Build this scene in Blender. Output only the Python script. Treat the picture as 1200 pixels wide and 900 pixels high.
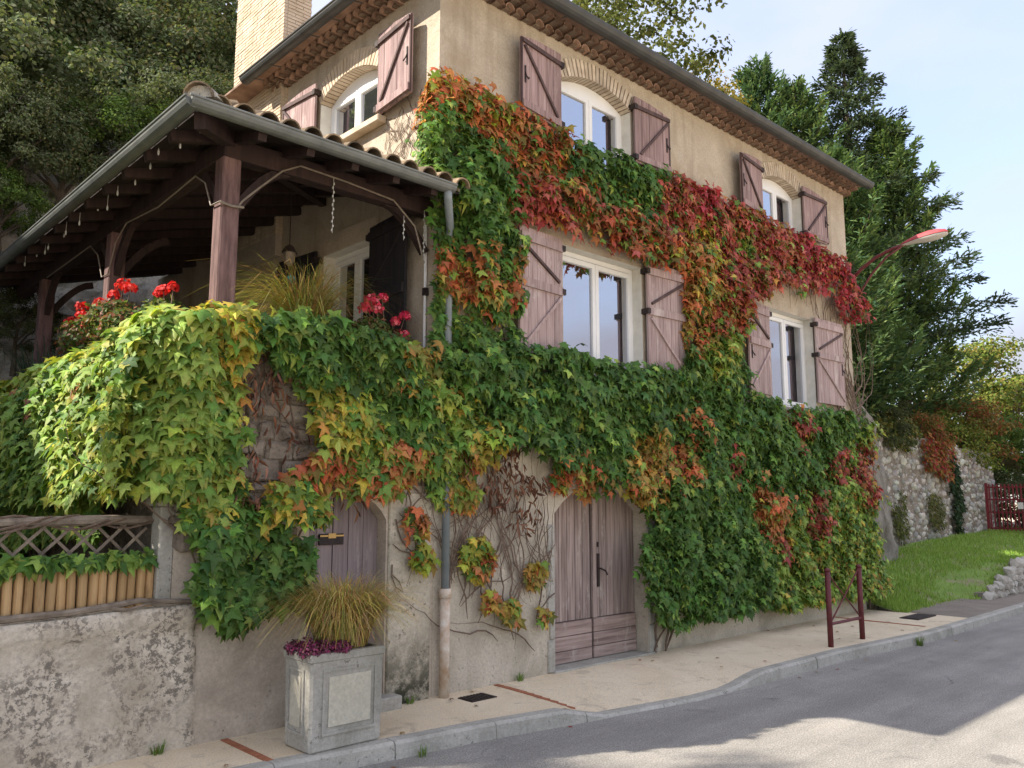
import bpy, bmesh, math, random
import numpy as np
from mathutils import Vector, Matrix, noise
from mathutils.geometry import tessellate_polygon

random.seed(7)
rng = np.random.default_rng(11)
R = math.radians
SC = bpy.context.scene
COL = SC.collection
for o in list(bpy.data.objects):
    bpy.data.objects.remove(o)

# ------------------------------------------------------------------ camera
cam_d = bpy.data.cameras.new('camera')
cam = bpy.data.objects.new('camera', cam_d)
COL.objects.link(cam)
cam_d.sensor_width = 36.0
cam_d.lens = 36.0 * 979.0 / 1200.0
cam_d.clip_start = 0.05
cam_d.clip_end = 3000
fwd = Vector((0.6793, 0.7205, 0.1389)).normalized()
rgt = fwd.cross(Vector((0, 0, 1))).normalized()
upv = rgt.cross(fwd)
cam.matrix_world = Matrix(((rgt.x, upv.x, -fwd.x, -5.27), (rgt.y, upv.y, -fwd.y, -6.74), (rgt.z, upv.z, -fwd.z, 1.9), (0, 0, 0, 1)))
SC.camera = cam

# ------------------------------------------------------------------ sky and sun
SUN_TO = Vector((-1.08, 0.62, 1.0)).normalized()          # towards the sun
sun_el = math.asin(SUN_TO.z)
sun_az = math.atan2(SUN_TO.x, SUN_TO.y)                   # clockwise from +Y
w = bpy.data.worlds.new('World')
SC.world = w
w.use_nodes = True
nt = w.node_tree
nt.nodes.clear()
wo = nt.nodes.new('ShaderNodeOutputWorld')
bg = nt.nodes.new('ShaderNodeBackground')
sky = nt.nodes.new('ShaderNodeTexSky')
sky.sky_type = 'NISHITA'
sky.sun_disc = False
sky.sun_elevation = sun_el
sky.sun_rotation = sun_az
sky.air_density = 1.0
sky.dust_density = 0.4
sky.ozone_density = 2.0
tc = nt.nodes.new('ShaderNodeTexCoord')
mp = nt.nodes.new('ShaderNodeMapping')
mp.inputs['Scale'].default_value = (1.0, 1.0, 2.2)
cn = nt.nodes.new('ShaderNodeTexNoise')
cn.inputs['Scale'].default_value = 1.7
cn.inputs['Detail'].default_value = 5
cn.inputs['Roughness'].default_value = 0.5
cr = nt.nodes.new('ShaderNodeValToRGB')
cr.color_ramp.elements[0].position = 0.36
cr.color_ramp.elements[0].color = (0.42, 0.42, 0.42, 1)
cr.color_ramp.elements[1].position = 0.64
cr.color_ramp.elements[1].color = (0.97, 0.97, 0.97, 1)
cm = nt.nodes.new('ShaderNodeMix')
cm.data_type = 'RGBA'
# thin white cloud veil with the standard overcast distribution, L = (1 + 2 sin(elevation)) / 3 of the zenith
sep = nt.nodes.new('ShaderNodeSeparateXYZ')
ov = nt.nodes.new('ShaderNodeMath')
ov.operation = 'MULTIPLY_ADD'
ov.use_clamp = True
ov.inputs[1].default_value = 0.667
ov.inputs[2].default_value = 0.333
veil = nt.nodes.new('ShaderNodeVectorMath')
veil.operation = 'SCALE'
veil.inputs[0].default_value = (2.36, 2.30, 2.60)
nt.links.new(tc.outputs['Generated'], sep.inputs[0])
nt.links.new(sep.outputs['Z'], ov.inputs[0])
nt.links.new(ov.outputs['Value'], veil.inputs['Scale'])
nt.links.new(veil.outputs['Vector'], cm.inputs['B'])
nt.links.new(tc.outputs['Generated'], mp.inputs['Vector'])
nt.links.new(mp.outputs['Vector'], cn.inputs['Vector'])
nt.links.new(cn.outputs['Fac'], cr.inputs['Fac'])
nt.links.new(cr.outputs['Color'], cm.inputs['Factor'])
dim = nt.nodes.new('ShaderNodeVectorMath')
dim.operation = 'SCALE'
dim.inputs['Scale'].default_value = 0.6                 # blue seen through the veil
nt.links.new(sky.outputs['Color'], dim.inputs[0])
nt.links.new(dim.outputs['Vector'], cm.inputs['A'])
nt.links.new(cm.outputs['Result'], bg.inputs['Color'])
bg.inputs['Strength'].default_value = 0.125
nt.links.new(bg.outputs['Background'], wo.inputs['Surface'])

sd = bpy.data.lights.new('sun', 'SUN')
sd.energy = 2.0
sd.angle = R(0.6)
sd.color = (1.0, 0.92, 0.80)
sun = bpy.data.objects.new('sun', sd)
COL.objects.link(sun)
sun.location = (-20, 10, 25)
sun.rotation_euler = (-SUN_TO).to_track_quat('-Z', 'Y').to_euler()

vs = SC.view_settings
vs.view_transform = 'Standard'
vs.look = 'None'
vs.exposure = 2.42
vs.gamma = 1.0
vs.use_curve_mapping = False

# ------------------------------------------------------------------ materials
MATS = {}


def new_mat(name):
    m = bpy.data.materials.new(name)
    m.use_nodes = True
    n = m.node_tree.nodes
    b = n['Principled BSDF']
    MATS[name] = m
    return m, m.node_tree, b


def ramp(nt, stops, src):
    r = nt.nodes.new('ShaderNodeValToRGB')
    e = r.color_ramp.elements
    while len(e) < len(stops):
        e.new(0.5)
    for k, (p, c) in enumerate(stops):
        e[k].position = p
        e[k].color = (c[0], c[1], c[2], 1) if not isinstance(c, float) else (c, c, c, 1)
    nt.links.new(src, r.inputs['Fac'])
    return r.outputs['Color']


def tex_noise(nt, scale, detail=4, rough=0.55, vec=None, stretch=None, dist=0.0):
    t = nt.nodes.new('ShaderNodeTexNoise')
    t.inputs['Scale'].default_value = scale
    t.inputs['Detail'].default_value = detail
    t.inputs['Roughness'].default_value = rough
    t.inputs['Distortion'].default_value = dist
    if vec is None:
        vec = coords(nt)
    if stretch:
        m = nt.nodes.new('ShaderNodeMapping')
        m.inputs['Scale'].default_value = stretch
        nt.links.new(vec, m.inputs['Vector'])
        vec = m.outputs['Vector']
    nt.links.new(vec, t.inputs['Vector'])
    return t.outputs['Fac']


def coords(nt, kind='geo'):
    if kind == 'geo':
        return nt.nodes.new('ShaderNodeNewGeometry').outputs['Position']
    return nt.nodes.new('ShaderNodeTexCoord').outputs['Object']


def mixc(nt, fac, a, b, mode='MIX'):
    m = nt.nodes.new('ShaderNodeMix')
    m.data_type = 'RGBA'
    m.blend_type = mode
    for key, v in (('Factor', fac), ('A', a), ('B', b)):
        if isinstance(v, (int, float)):
            m.inputs[key].default_value = v
        elif isinstance(v, tuple):
            m.inputs[key].default_value = (v[0], v[1], v[2], 1)
        else:
            nt.links.new(v, m.inputs[key])
    return m.outputs['Result']


def bump(nt, b, h, strength=0.4, dist=0.02):
    n = nt.nodes.new('ShaderNodeBump')
    n.inputs['Strength'].default_value = strength
    n.inputs['Distance'].default_value = dist
    nt.links.new(h, n.inputs['Height'])
    nt.links.new(n.outputs['Normal'], b.inputs['Normal'])


def simple(name, c1, c2, scale=6, rough=0.8, bumps=0.3, bscale=40, stretch=None, metal=0.0, spec=0.3, kind='geo', bdist=0.01, vary=0.0, wear=None):
    m, nt, b = new_mat(name)
    v = coords(nt, kind)
    f = tex_noise(nt, scale, 5, 0.6, v, stretch)
    c = ramp(nt, [(0.3, c1), (0.7, c2)], f)
    if vary:                 # boards, tiles and bricks differ from one another
        c = mixc(nt, 1.0, c, ramp(nt, [(0.0, 1.0 - vary), (1.0, 1.0 + vary)], nt.nodes.new('ShaderNodeObjectInfo').outputs['Random']), 'MULTIPLY')
    if wear:                 # paint worn off in patches
        c = mixc(nt, ramp(nt, [(0.56, 0.0), (0.66, 0.75)], tex_noise(nt, 5.5, 8, 0.72, v, (1, 1, 0.35))), c, wear)
    nt.links.new(c, b.inputs['Base Color'])
    b.inputs['Roughness'].default_value = rough
    b.inputs['Metallic'].default_value = metal
    b.inputs['Specular IOR Level'].default_value = spec
    if bumps:
        bump(nt, b, tex_noise(nt, bscale, 4, 0.6, v, stretch), bumps, bdist)
    return m


def plaster(name, ca, cb, cstain, stain_lo=0.56, stain_hi=0.72, streak=0.35, spot=None, spot_lo=0.6, bs=0.35, stain_scale=1.3):
    m, nt, b = new_mat(name)
    v = coords(nt)
    base = ramp(nt, [(0.3, ca), (0.7, cb)], tex_noise(nt, 2.2, 8, 0.65, v, dist=0.6))
    fine = ramp(nt, [(0.3, 0.74), (0.7, 1.16)], tex_noise(nt, 34, 7, 0.75, v))
    base = mixc(nt, 0.9, base, fine, 'MULTIPLY')
    st = ramp(nt, [(stain_lo, 0.0), (stain_hi, 1.0)], tex_noise(nt, stain_scale, 7, 0.68, v, dist=1.0))
    base = mixc(nt, st, base, cstain)
    if streak:
        sk = ramp(nt, [(0.55, 0.0), (0.78, float(streak))], tex_noise(nt, 3.0, 5, 0.6, v, (1.0, 1.0, 0.12)))
        base = mixc(nt, sk, base, (cstain[0] * 0.7, cstain[1] * 0.7, cstain[2] * 0.7))
    if spot:
        s1 = ramp(nt, [(spot_lo, 0.0), (spot_lo + 0.05, 0.85)], tex_noise(nt, 24, 9, 0.74, v, dist=0.15))
        s2 = ramp(nt, [(0.40, 0.0), (0.56, 1.0)], tex_noise(nt, 2.1, 5, 0.65, v))
        base = mixc(nt, mixc(nt, 1.0, s1, s2, 'MULTIPLY'), base, spot)
    nt.links.new(base, b.inputs['Base Color'])
    b.inputs['Roughness'].default_value = 0.92
    b.inputs['Specular IOR Level'].default_value = 0.15
    h = mixc(nt, 0.4, tex_noise(nt, 30, 6, 0.7, v), tex_noise(nt, 7, 5, 0.6, v))
    bump(nt, b, h, bs, 0.03)
    return m


def leaf_mat(name, source, trans=0.32, rough=0.5, spec=0.35):
    """leaf surface: colour comes from the leaf itself (mesh attribute or object colour); thin, lets light through"""
    m, nt, b = new_mat(name)
    if source == 'attr':
        a = nt.nodes.new('ShaderNodeAttribute')
        a.attribute_name = 'col'
        c = a.outputs['Color']
    else:
        c = nt.nodes.new('ShaderNodeObjectInfo').outputs['Color']
    f = ramp(nt, [(0.3, 0.78), (0.7, 1.2)], tex_noise(nt, 55, 3, 0.6))
    c = mixc(nt, 0.8, c, f, 'MULTIPLY')
    nt.links.new(c, b.inputs['Base Color'])
    b.inputs['Roughness'].default_value = rough
    b.inputs['Specular IOR Level'].default_value = spec
    t = nt.nodes.new('ShaderNodeBsdfTranslucent')
    nt.links.new(mixc(nt, 1.0, c, (1.5, 1.45, 0.75), 'MULTIPLY'), t.inputs['Color'])
    mx = nt.nodes.new('ShaderNodeMixShader')
    mx.inputs['Fac'].default_value = trans
    nt.links.new(b.outputs['BSDF'], mx.inputs[1])
    nt.links.new(t.outputs['BSDF'], mx.inputs[2])
    nt.links.new(mx.outputs['Shader'], nt.nodes['Material Output'].inputs['Surface'])
    return m


plaster('render_cream', (0.40, 0.335, 0.255), (0.54, 0.47, 0.375), (0.36, 0.285, 0.20), 0.52, 0.74, 0.85, None, 0.6, 0.7)
plaster('render_base', (0.47, 0.41, 0.32), (0.63, 0.56, 0.45), (0.33, 0.29, 0.22), 0.5, 0.75, 0.4, (0.09, 0.085, 0.07), 0.58, 0.6)
plaster('render_smooth', (0.47, 0.395, 0.31), (0.62, 0.53, 0.43), (0.33, 0.275, 0.215), 0.48, 0.75, 0.3, (0.10, 0.09, 0.08), 0.60, 0.5)
plaster('render_lichen', (0.56, 0.48, 0.375), (0.78, 0.695, 0.57), (0.43, 0.36, 0.27), 0.45, 0.7, 0.2, (0.17, 0.145, 0.12), 0.49, 0.9, 2.6)
plaster('rubble_dark', (0.20, 0.16, 0.125), (0.38, 0.325, 0.26), (0.13, 0.105, 0.08), 0.45, 0.7, 0.3, (0.04, 0.035, 0.03), 0.55, 0.9, 3.0)
plaster('rock', (0.36, 0.34, 0.31), (0.60, 0.58, 0.54), (0.12, 0.125, 0.075), 0.50, 0.62, 0.5, (0.06, 0.06, 0.05), 0.56, 1.0, 0.9)
plaster('rough_grey', (0.20, 0.18, 0.15), (0.36, 0.325, 0.275), (0.12, 0.105, 0.08), 0.45, 0.7, 0.8, (0.05, 0.06, 0.03), 0.58, 0.9, 1.5)
plaster('concrete', (0.36, 0.34, 0.29), (0.52, 0.49, 0.43), (0.25, 0.24, 0.19), 0.5, 0.8, 0.5, (0.10, 0.095, 0.075), 0.58, 0.6)
plaster('concrete_light', (0.52, 0.48, 0.38), (0.62, 0.58, 0.47), (0.45, 0.42, 0.34), 0.55, 0.9, 0.2, None, 0.6, 0.3)
plaster('hill_soil', (0.07, 0.06, 0.035), (0.12, 0.11, 0.05), (0.05, 0.06, 0.02), 0.45, 0.7, 0.0, None, 0.6, 1.0)
simple('reveal_white', (0.58, 0.56, 0.50), (0.70, 0.68, 0.62), 8, 0.85, 0.2)
simple('pvc_white', (0.72, 0.73, 0.73), (0.80, 0.80, 0.79), 3, 0.35, 0.0)
simple('brick', (0.40, 0.32, 0.24), (0.62, 0.54, 0.43), 7, 0.9, 0.5, 60, vary=0.2)
simple('brick_warm', (0.42, 0.33, 0.23), (0.62, 0.52, 0.40), 4, 0.9, 0.5, 60)
simple('dark_mortar', (0.13, 0.095, 0.07), (0.24, 0.18, 0.135), 14, 0.95, 0.5, 60)
simple('mortar', (0.36, 0.31, 0.25), (0.46, 0.40, 0.33), 14, 0.95, 0.5, 60)
simple('tile_clay', (0.14, 0.085, 0.06), (0.34, 0.225, 0.165), 3.3, 0.9, 0.5, 50, vary=0.3)
simple('tile_mossy', (0.085, 0.065, 0.045), (0.26, 0.19, 0.12), 5, 0.95, 0.7, 40, vary=0.25)
simple('zinc', (0.115, 0.125, 0.12), (0.19, 0.20, 0.19), 4, 0.55, 0.1, 30, metal=0.35, spec=0.4)
simple('zinc_dark', (0.05, 0.052, 0.052), (0.085, 0.087, 0.085), 4, 0.55, 0.1, 30, metal=0.3, spec=0.35)
simple('pipe_grey', (0.17, 0.20, 0.21), (0.24, 0.27, 0.28), 5, 0.5, 0.1, 30)
simple('pipe_rusty', (0.42, 0.24, 0.12), (0.72, 0.67, 0.58), 7, 0.75, 0.4, 40)
simple('shutter_wood', (0.185, 0.118, 0.112), (0.37, 0.265, 0.255), 26, 0.85, 0.5, 60, (1, 1, 0.06), vary=0.16, wear=(0.42, 0.34, 0.315))
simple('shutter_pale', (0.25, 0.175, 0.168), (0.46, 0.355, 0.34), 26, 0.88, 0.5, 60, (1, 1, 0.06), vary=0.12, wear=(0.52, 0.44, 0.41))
simple('shutter_rail', (0.055, 0.034, 0.032), (0.11, 0.068, 0.064), 10, 0.7, 0.4, 60, (1, 1, 0.3))
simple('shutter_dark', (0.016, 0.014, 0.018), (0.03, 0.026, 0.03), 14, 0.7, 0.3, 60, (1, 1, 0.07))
simple('door_wood', (0.15, 0.115, 0.118), (0.32, 0.26, 0.258), 22, 0.85, 0.5, 60, (1, 1, 0.05), vary=0.12, wear=(0.36, 0.31, 0.29))
simple('garage_wood', (0.17, 0.122, 0.105), (0.44, 0.345, 0.305), 26, 0.85, 0.6, 60, (1, 1, 0.05), vary=0.16, wear=(0.46, 0.39, 0.34))
simple('garage_rail', (0.19, 0.128, 0.11), (0.46, 0.35, 0.305), 26, 0.85, 0.6, 60, (0.05, 1, 1), vary=0.12, wear=(0.48, 0.40, 0.35))
simple('iron', (0.018, 0.014, 0.014), (0.05, 0.032, 0.028), 20, 0.6, 0.3, 60)
simple('brass', (0.30, 0.20, 0.08), (0.42, 0.28, 0.12), 20, 0.4, 0.1, 60, metal=0.8)
simple('post_wood', (0.06, 0.032, 0.030), (0.20, 0.12, 0.11), 18, 0.8, 0.5, 60, (1, 1, 0.15))
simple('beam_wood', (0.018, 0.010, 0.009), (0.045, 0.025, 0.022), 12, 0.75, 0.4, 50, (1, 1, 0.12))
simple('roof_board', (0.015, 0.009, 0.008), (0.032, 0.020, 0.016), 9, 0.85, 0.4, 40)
simple('log_wood', (0.37, 0.225, 0.10), (0.60, 0.40, 0.20), 15, 0.8, 0.3, 60, (1, 1, 0.08), vary=0.18, wear=(0.28, 0.17, 0.08))
simple('grey_wood', (0.13, 0.10, 0.075), (0.30, 0.245, 0.19), 9, 0.85, 0.6, 50)
simple('stem_bark', (0.10, 0.065, 0.045), (0.22, 0.16, 0.12), 15, 0.9, 0.3, 60)
simple('bark', (0.05, 0.04, 0.03), (0.12, 0.095, 0.07), 7, 0.95, 0.7, 25)
simple('pale_bark', (0.22, 0.20, 0.17), (0.36, 0.33, 0.29), 7, 0.95, 0.5, 25)
simple('red_metal', (0.10, 0.020, 0.022), (0.15, 0.035, 0.035), 9, 0.5, 0.15, 40)
simple('lamp_red', (0.34, 0.05, 0.06), (0.44, 0.085, 0.09), 6, 0.65, 0.1, 40)
simple('gate_red', (0.16, 0.022, 0.028), (0.22, 0.035, 0.04), 6, 0.5, 0.1, 40)
simple('orange_red', (0.55, 0.055, 0.035), (0.65, 0.09, 0.05), 6, 0.5, 0.1, 40)
simple('lamp_lens', (0.5, 0.48, 0.44), (0.6, 0.58, 0.54), 6, 0.3, 0.0)
simple('paper', (0.7, 0.66, 0.6), (0.75, 0.7, 0.64), 6, 0.6, 0.0)
simple('terracotta_strip', (0.30, 0.11, 0.055), (0.42, 0.17, 0.09), 6, 0.9, 0.4, 60)
simple('cable', (0.16, 0.13, 0.10), (0.24, 0.20, 0.16), 20, 0.6, 0.0)
simple('teal', (0.02, 0.30, 0.28), (0.04, 0.38, 0.34), 8, 0.5, 0.0)
simple('blue_pot', (0.05, 0.18, 0.45), (0.07, 0.24, 0.55), 8, 0.4, 0.0)
simple('soil', (0.03, 0.02, 0.014), (0.06, 0.042, 0.03), 20, 0.95, 0.7, 60)
simple('stone_pale', (0.30, 0.27, 0.22), (0.56, 0.52, 0.45), 2.2, 0.95, 0.8, 25, bdist=0.03)
simple('bulb', (0.45, 0.45, 0.42), (0.55, 0.55, 0.52), 8, 0.25, 0.0)
leaf_mat('leaf', 'attr', 0.28, 0.55, 0.2)
leaf_mat('leaf_one', 'obj', 0.28, 0.55, 0.2)
leaf_mat('leaf_dull', 'attr', 0.26, 0.75, 0.06)
leaf_mat('petal', 'attr', 0.25, 0.6, 0.2)
leaf_mat('dry', 'attr', 0.12, 0.8, 0.1)

# render with moss creeping up from the ground
m = plaster('render_mossy', (0.45, 0.395, 0.30), (0.62, 0.55, 0.44), (0.30, 0.27, 0.20), 0.48, 0.72, 0.4, (0.09, 0.085, 0.07), 0.56, 0.6)
nt = m.node_tree
b = nt.nodes['Principled BSDF']
src = b.inputs['Base Color'].links[0].from_socket
v = coords(nt)
sx_ = nt.nodes.new('ShaderNodeSeparateXYZ')
nt.links.new(v, sx_.inputs[0])
mr = nt.nodes.new('ShaderNodeMapRange')
mr.inputs['From Min'].default_value = 0.75
mr.inputs['From Max'].default_value = 0.1
nt.links.new(sx_.outputs['Z'], mr.inputs['Value'])
moss = mixc(nt, 1.0, mr.outputs['Result'], ramp(nt, [(0.38, 0.0), (0.55, 1.0)], tex_noise(nt, 7, 8, 0.75, v)), 'MULTIPLY')
nt.links.new(mixc(nt, moss, src, (0.055, 0.055, 0.035)), b.inputs['Base Color'])

# glass: dark behind, mirrors the sky
m, nt, b = new_mat('window_glass')
b.inputs['Base Color'].default_value = (0.02, 0.022, 0.026, 1)
b.inputs['Roughness'].default_value = 0.03
gl = nt.nodes.new('ShaderNodeBsdfGlossy')
gl.inputs['Roughness'].default_value = 0.02
gl.inputs['Color'].default_value = (0.86, 0.88, 0.95, 1)
mx = nt.nodes.new('ShaderNodeMixShader')
mx.inputs['Fac'].default_value = 0.55
nt.links.new(b.outputs['BSDF'], mx.inputs[1])
nt.links.new(gl.outputs['BSDF'], mx.inputs[2])
nt.links.new(mx.outputs['Shader'], nt.nodes['Material Output'].inputs['Surface'])

# rubble stone: every stone has its own shade
m, nt, b = new_mat('stone_var')
a_ = nt.nodes.new('ShaderNodeAttribute')
a_.attribute_name = 'col'
v = coords(nt)
nt.links.new(mixc(nt, 0.9, a_.outputs['Color'], ramp(nt, [(0.3, 0.6), (0.7, 1.25)], tex_noise(nt, 12, 7, 0.7, v)), 'MULTIPLY'), b.inputs['Base Color'])
b.inputs['Roughness'].default_value = 0.95
bump(nt, b, tex_noise(nt, 18, 6, 0.7, v), 0.9, 0.04)

# asphalt
m, nt, b = new_mat('asphalt')
v = coords(nt)
c = ramp(nt, [(0.3, (0.245, 0.228, 0.20)), (0.7, (0.345, 0.322, 0.285))], tex_noise(nt, 0.9, 8, 0.7, v))
wear = ramp(nt, [(0.35, 0.82), (0.65, 1.15)], tex_noise(nt, 1.6, 4, 0.6, v, (0.18, 1.6, 1.0)))
c = mixc(nt, 0.8, c, wear, 'MULTIPLY')
vo = nt.nodes.new('ShaderNodeTexVoronoi')
vo.feature = 'DISTANCE_TO_EDGE'
vo.inputs['Scale'].default_value = 0.55
dn_ = nt.nodes.new('ShaderNodeTexNoise')
dn_.inputs['Scale'].default_value = 2.5
dn_.inputs['Detail'].default_value = 6
nt.links.new(v, dn_.inputs['Vector'])
nt.links.new(mixc(nt, 0.25, v, dn_.outputs['Color']), vo.inputs['Vector'])
crack = ramp(nt, [(0.0, 1.0), (0.006, 0.0)], vo.outputs['Distance'])
crack = mixc(nt, 1.0, crack, ramp(nt, [(0.52, 0.0), (0.62, 0.7)], tex_noise(nt, 0.5, 4, 0.6, v)), 'MULTIPLY')
c = mixc(nt, crack, c, (0.05, 0.05, 0.05))
oil = ramp(nt, [(0.63, 0.0), (0.72, 0.5)], tex_noise(nt, 1.9, 6, 0.6, v, dist=0.5))
c = mixc(nt, oil, c, (0.09, 0.088, 0.085))
g = ramp(nt, [(0.30, 0.35), (0.5, 1.0), (0.70, 2.1)], tex_noise(nt, 70, 5, 0.8, v))
c = mixc(nt, 0.85, c, g, 'MULTIPLY')
nt.links.new(c, b.inputs['Base Color'])
b.inputs['Roughness'].default_value = 0.9
bump(nt, b, tex_noise(nt, 70, 5, 0.8, v), 0.9, 0.015)

# resin gravel of the pavement
m, nt, b = new_mat('gravel_resin')
v = coords(nt)
c = ramp(nt, [(0.3, (0.70, 0.56, 0.375)), (0.7, (0.84, 0.71, 0.51))], tex_noise(nt, 1.4, 7, 0.65, v, dist=0.5))
g = ramp(nt, [(0.30, 0.45), (0.5, 1.0), (0.72, 1.3)], tex_noise(nt, 80, 5, 0.8, v))
c = mixc(nt, 0.85, c, g, 'MULTIPLY')
d = ramp(nt, [(0.56, 0.0), (0.72, 0.6)], tex_noise(nt, 3.2, 7, 0.7, v, dist=0.8))
c = mixc(nt, d, c, (0.27, 0.21, 0.15))
nt.links.new(c, b.inputs['Base Color'])
b.inputs['Roughness'].default_value = 0.9
bump(nt, b, tex_noise(nt, 110, 4, 0.75, v), 0.6, 0.012)

m, nt, b = new_mat('old_pavement')
v = coords(nt)
c = ramp(nt, [(0.3, (0.20, 0.165, 0.13)), (0.7, (0.30, 0.25, 0.20))], tex_noise(nt, 2, 7, 0.7, v))
g = ramp(nt, [(0.25, 0.6), (0.8, 1.4)], tex_noise(nt, 80, 4, 0.7, v))
nt.links.new(mixc(nt, 0.8, c, g, 'MULTIPLY'), b.inputs['Base Color'])
b.inputs['Roughness'].default_value = 0.95
bump(nt, b, tex_noise(nt, 80, 4, 0.7, v), 0.6, 0.015)

m, nt, b = new_mat('lawn_ground')
v = coords(nt)
c = ramp(nt, [(0.3, (0.18, 0.28, 0.05)), (0.7, (0.26, 0.38, 0.08))], tex_noise(nt, 2, 6, 0.65, v))
d = ramp(nt, [(0.50, 0.0), (0.60, 1.0)], tex_noise(nt, 1.1, 6, 0.7, v))
nt.links.new(mixc(nt, d, c, (0.36, 0.30, 0.19)), b.inputs['Base Color'])
b.inputs['Roughness'].default_value = 0.95
bump(nt, b, tex_noise(nt, 30, 4, 0.7, v), 1.0, 0.04)

# ------------------------------------------------------------------ mesh helpers


class MB:
    def __init__(self):
        self.v, self.f = [], []

    def quad(self, *p):
        k = len(self.v)
        self.v += [tuple(q) for q in p]
        self.f.append(tuple(range(k, k + len(p))))

    def box(self, x0, x1, y0, y1, z0, z1):
        k = len(self.v)
        self.v += [(x, y, z) for z in (z0, z1) for y in (y0, y1) for x in (x0, x1)]
        self.f += [tuple(k + i for i in q) for q in ((0, 2, 3, 1), (4, 5, 7, 6), (0, 1, 5, 4), (2, 6, 7, 3), (0, 4, 6, 2), (1, 3, 7, 5))]
        return self

    def beam(self, a, b, wd, ht, up=(0, 0, 1)):
        a, b = Vector(a), Vector(b)
        d = (b - a).normalized()
        s = d.cross(Vector(up))
        if s.length < 1e-4:
            s = d.cross(Vector((0, 1, 0)))
        s = s.normalized() * (wd / 2)
        u = s.cross(d).normalized() * (ht / 2)
        k = len(self.v)
        for p in (a, b):
            self.v += [tuple(p + q) for q in (-s - u, s - u, s + u, -s + u)]
        self.f += [tuple(k + i for i in q) for q in ((0, 3, 2, 1), (4, 5, 6, 7), (0, 1, 5, 4), (1, 2, 6, 5), (2, 3, 7, 6), (3, 0, 4, 7))]
        return self

    def prism(self, pts, vec):
        """polygon pts extruded by vec"""
        k, n = len(self.v), len(pts)
        vec = Vector(vec)
        self.v += [tuple(p) for p in pts] + [tuple(Vector(p) + vec) for p in pts]
        self.f.append(tuple(k + n - 1 - i for i in range(n)))
        self.f.append(tuple(k + n + i for i in range(n)))
        for i in range(n):
            j = (i + 1) % n
            self.f.append((k + i, k + j, k + n + j, k + n + i))
        return self

    def tube(self, pts, rad, n=6, cap=True):
        pts = [Vector(p) for p in pts]
        if not hasattr(rad, '__len__'):
            rad = [rad] * len(pts)
        k = len(self.v)
        ref = Vector((0.31, 0.17, 0.93))
        for i, p in enumerate(pts):
            d = (pts[min(i + 1, len(pts) - 1)] - pts[max(i - 1, 0)])
            d = d.normalized() if d.length > 1e-6 else Vector((0, 0, 1))
            s = d.cross(ref)
            if s.length < 0.05:
                s = d.cross(Vector((1, 0, 0)))
            s.normalize()
            t = d.cross(s)
            for j in range(n):
                a = 2 * math.pi * j / n
                self.v.append(tuple(p + (s * math.cos(a) + t * math.sin(a)) * rad[i]))
        for i in range(len(pts) - 1):
            for j in range(n):
                q = (j + 1) % n
                self.f.append((k + i * n + j, k + i * n + q, k + (i + 1) * n + q, k + (i + 1) * n + j))
        if cap:
            self.f.append(tuple(k + j for j in reversed(range(n))))
            e = k + (len(pts) - 1) * n
            self.f.append(tuple(e + j for j in range(n)))
        return self

    def half_pipe(self, a, b, r, up=(0, 0, 1), n=8, thick=0.004):
        """open half-round gutter from a to b, opening towards up"""
        a, b = Vector(a), Vector(b)
        d = (b - a).normalized()
        u = Vector(up)
        s = d.cross(u).normalized()
        for rr in (r, r - thick):
            k = len(self.v)
            for p in (a, b):
                for j in range(n + 1):
                    t = math.pi * j / n
                    self.v.append(tuple(p + s * math.cos(t) * rr - u * math.sin(t) * rr))
            for j in range(n):
                self.f.append((k + j, k + j + 1, k + n + 2 + j, k + n + 1 + j))
        k = len(self.v)
        for p in (a, b):
            ring = [p + s * math.cos(math.pi * j / n) * r - u * math.sin(math.pi * j / n) * r for j in range(n + 1)]
            self.quad(*ring)
        return self

    def mesh(self, name, smooth=False):
        me = bpy.data.meshes.new(name)
        me.from_pydata(self.v, [], self.f)
        me.update()
        if smooth:
            me.polygons.foreach_set('use_smooth', [True] * len(me.polygons))
        return me

    def build(self, name, mat, parent=None, smooth=False, bevel=0):
        me = self.mesh(name, smooth)
        if bevel:
            bm = bmesh.new()
            bm.from_mesh(me)
            bmesh.ops.bevel(bm, geom=bm.edges[:], offset=bevel, segments=1, affect='EDGES')
            bm.to_mesh(me)
            bm.free()
        return link(name, me, mat, parent)


def link(name, me, mat, parent=None, loc=None, rot=None, scale=None, mtx=None):
    """world-space geometry; a child keeps world placement below its (unrotated) parent"""
    o = bpy.data.objects.new(name, me)
    COL.objects.link(o)
    if mat and not me.materials:
        me.materials.append(MATS[mat])
    off = Vector((0, 0, 0))
    if parent is not None:
        o.parent = parent
        off = world_off(parent)
    if mtx is not None:
        mm = mtx.copy()
        mm.translation = mm.translation - off
        o.matrix_basis = mm
    else:
        o.location = Vector(loc or (0, 0, 0)) - off
        if rot:
            o.rotation_euler = rot
        if scale:
            o.scale = scale
    return o


def world_off(p):
    v = Vector((0, 0, 0))
    while p is not None:
        v += Vector(p.location)
        p = p.parent
    return v


def thing(name, label, cat, loc=(0, 0, 0), group=None):
    o = bpy.data.objects.new(name, None)
    COL.objects.link(o)
    o.location = loc
    o.empty_display_size = 0.2
    return tag(o, label, cat, group)


def tag(o, label=None, cat=None, group=None, kind=None):
    for k, v in (('label', label), ('category', cat), ('group', group), ('kind', kind)):
        if v:
            o[k] = v
    return o


def group_part(name, parent, loc):
    """an Empty that is a part and carries sub-parts"""
    o = bpy.data.objects.new(name, None)
    COL.objects.link(o)
    o.empty_display_size = 0.1
    o.parent = parent
    o.location = Vector(loc) - world_off(parent)
    return o


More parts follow.
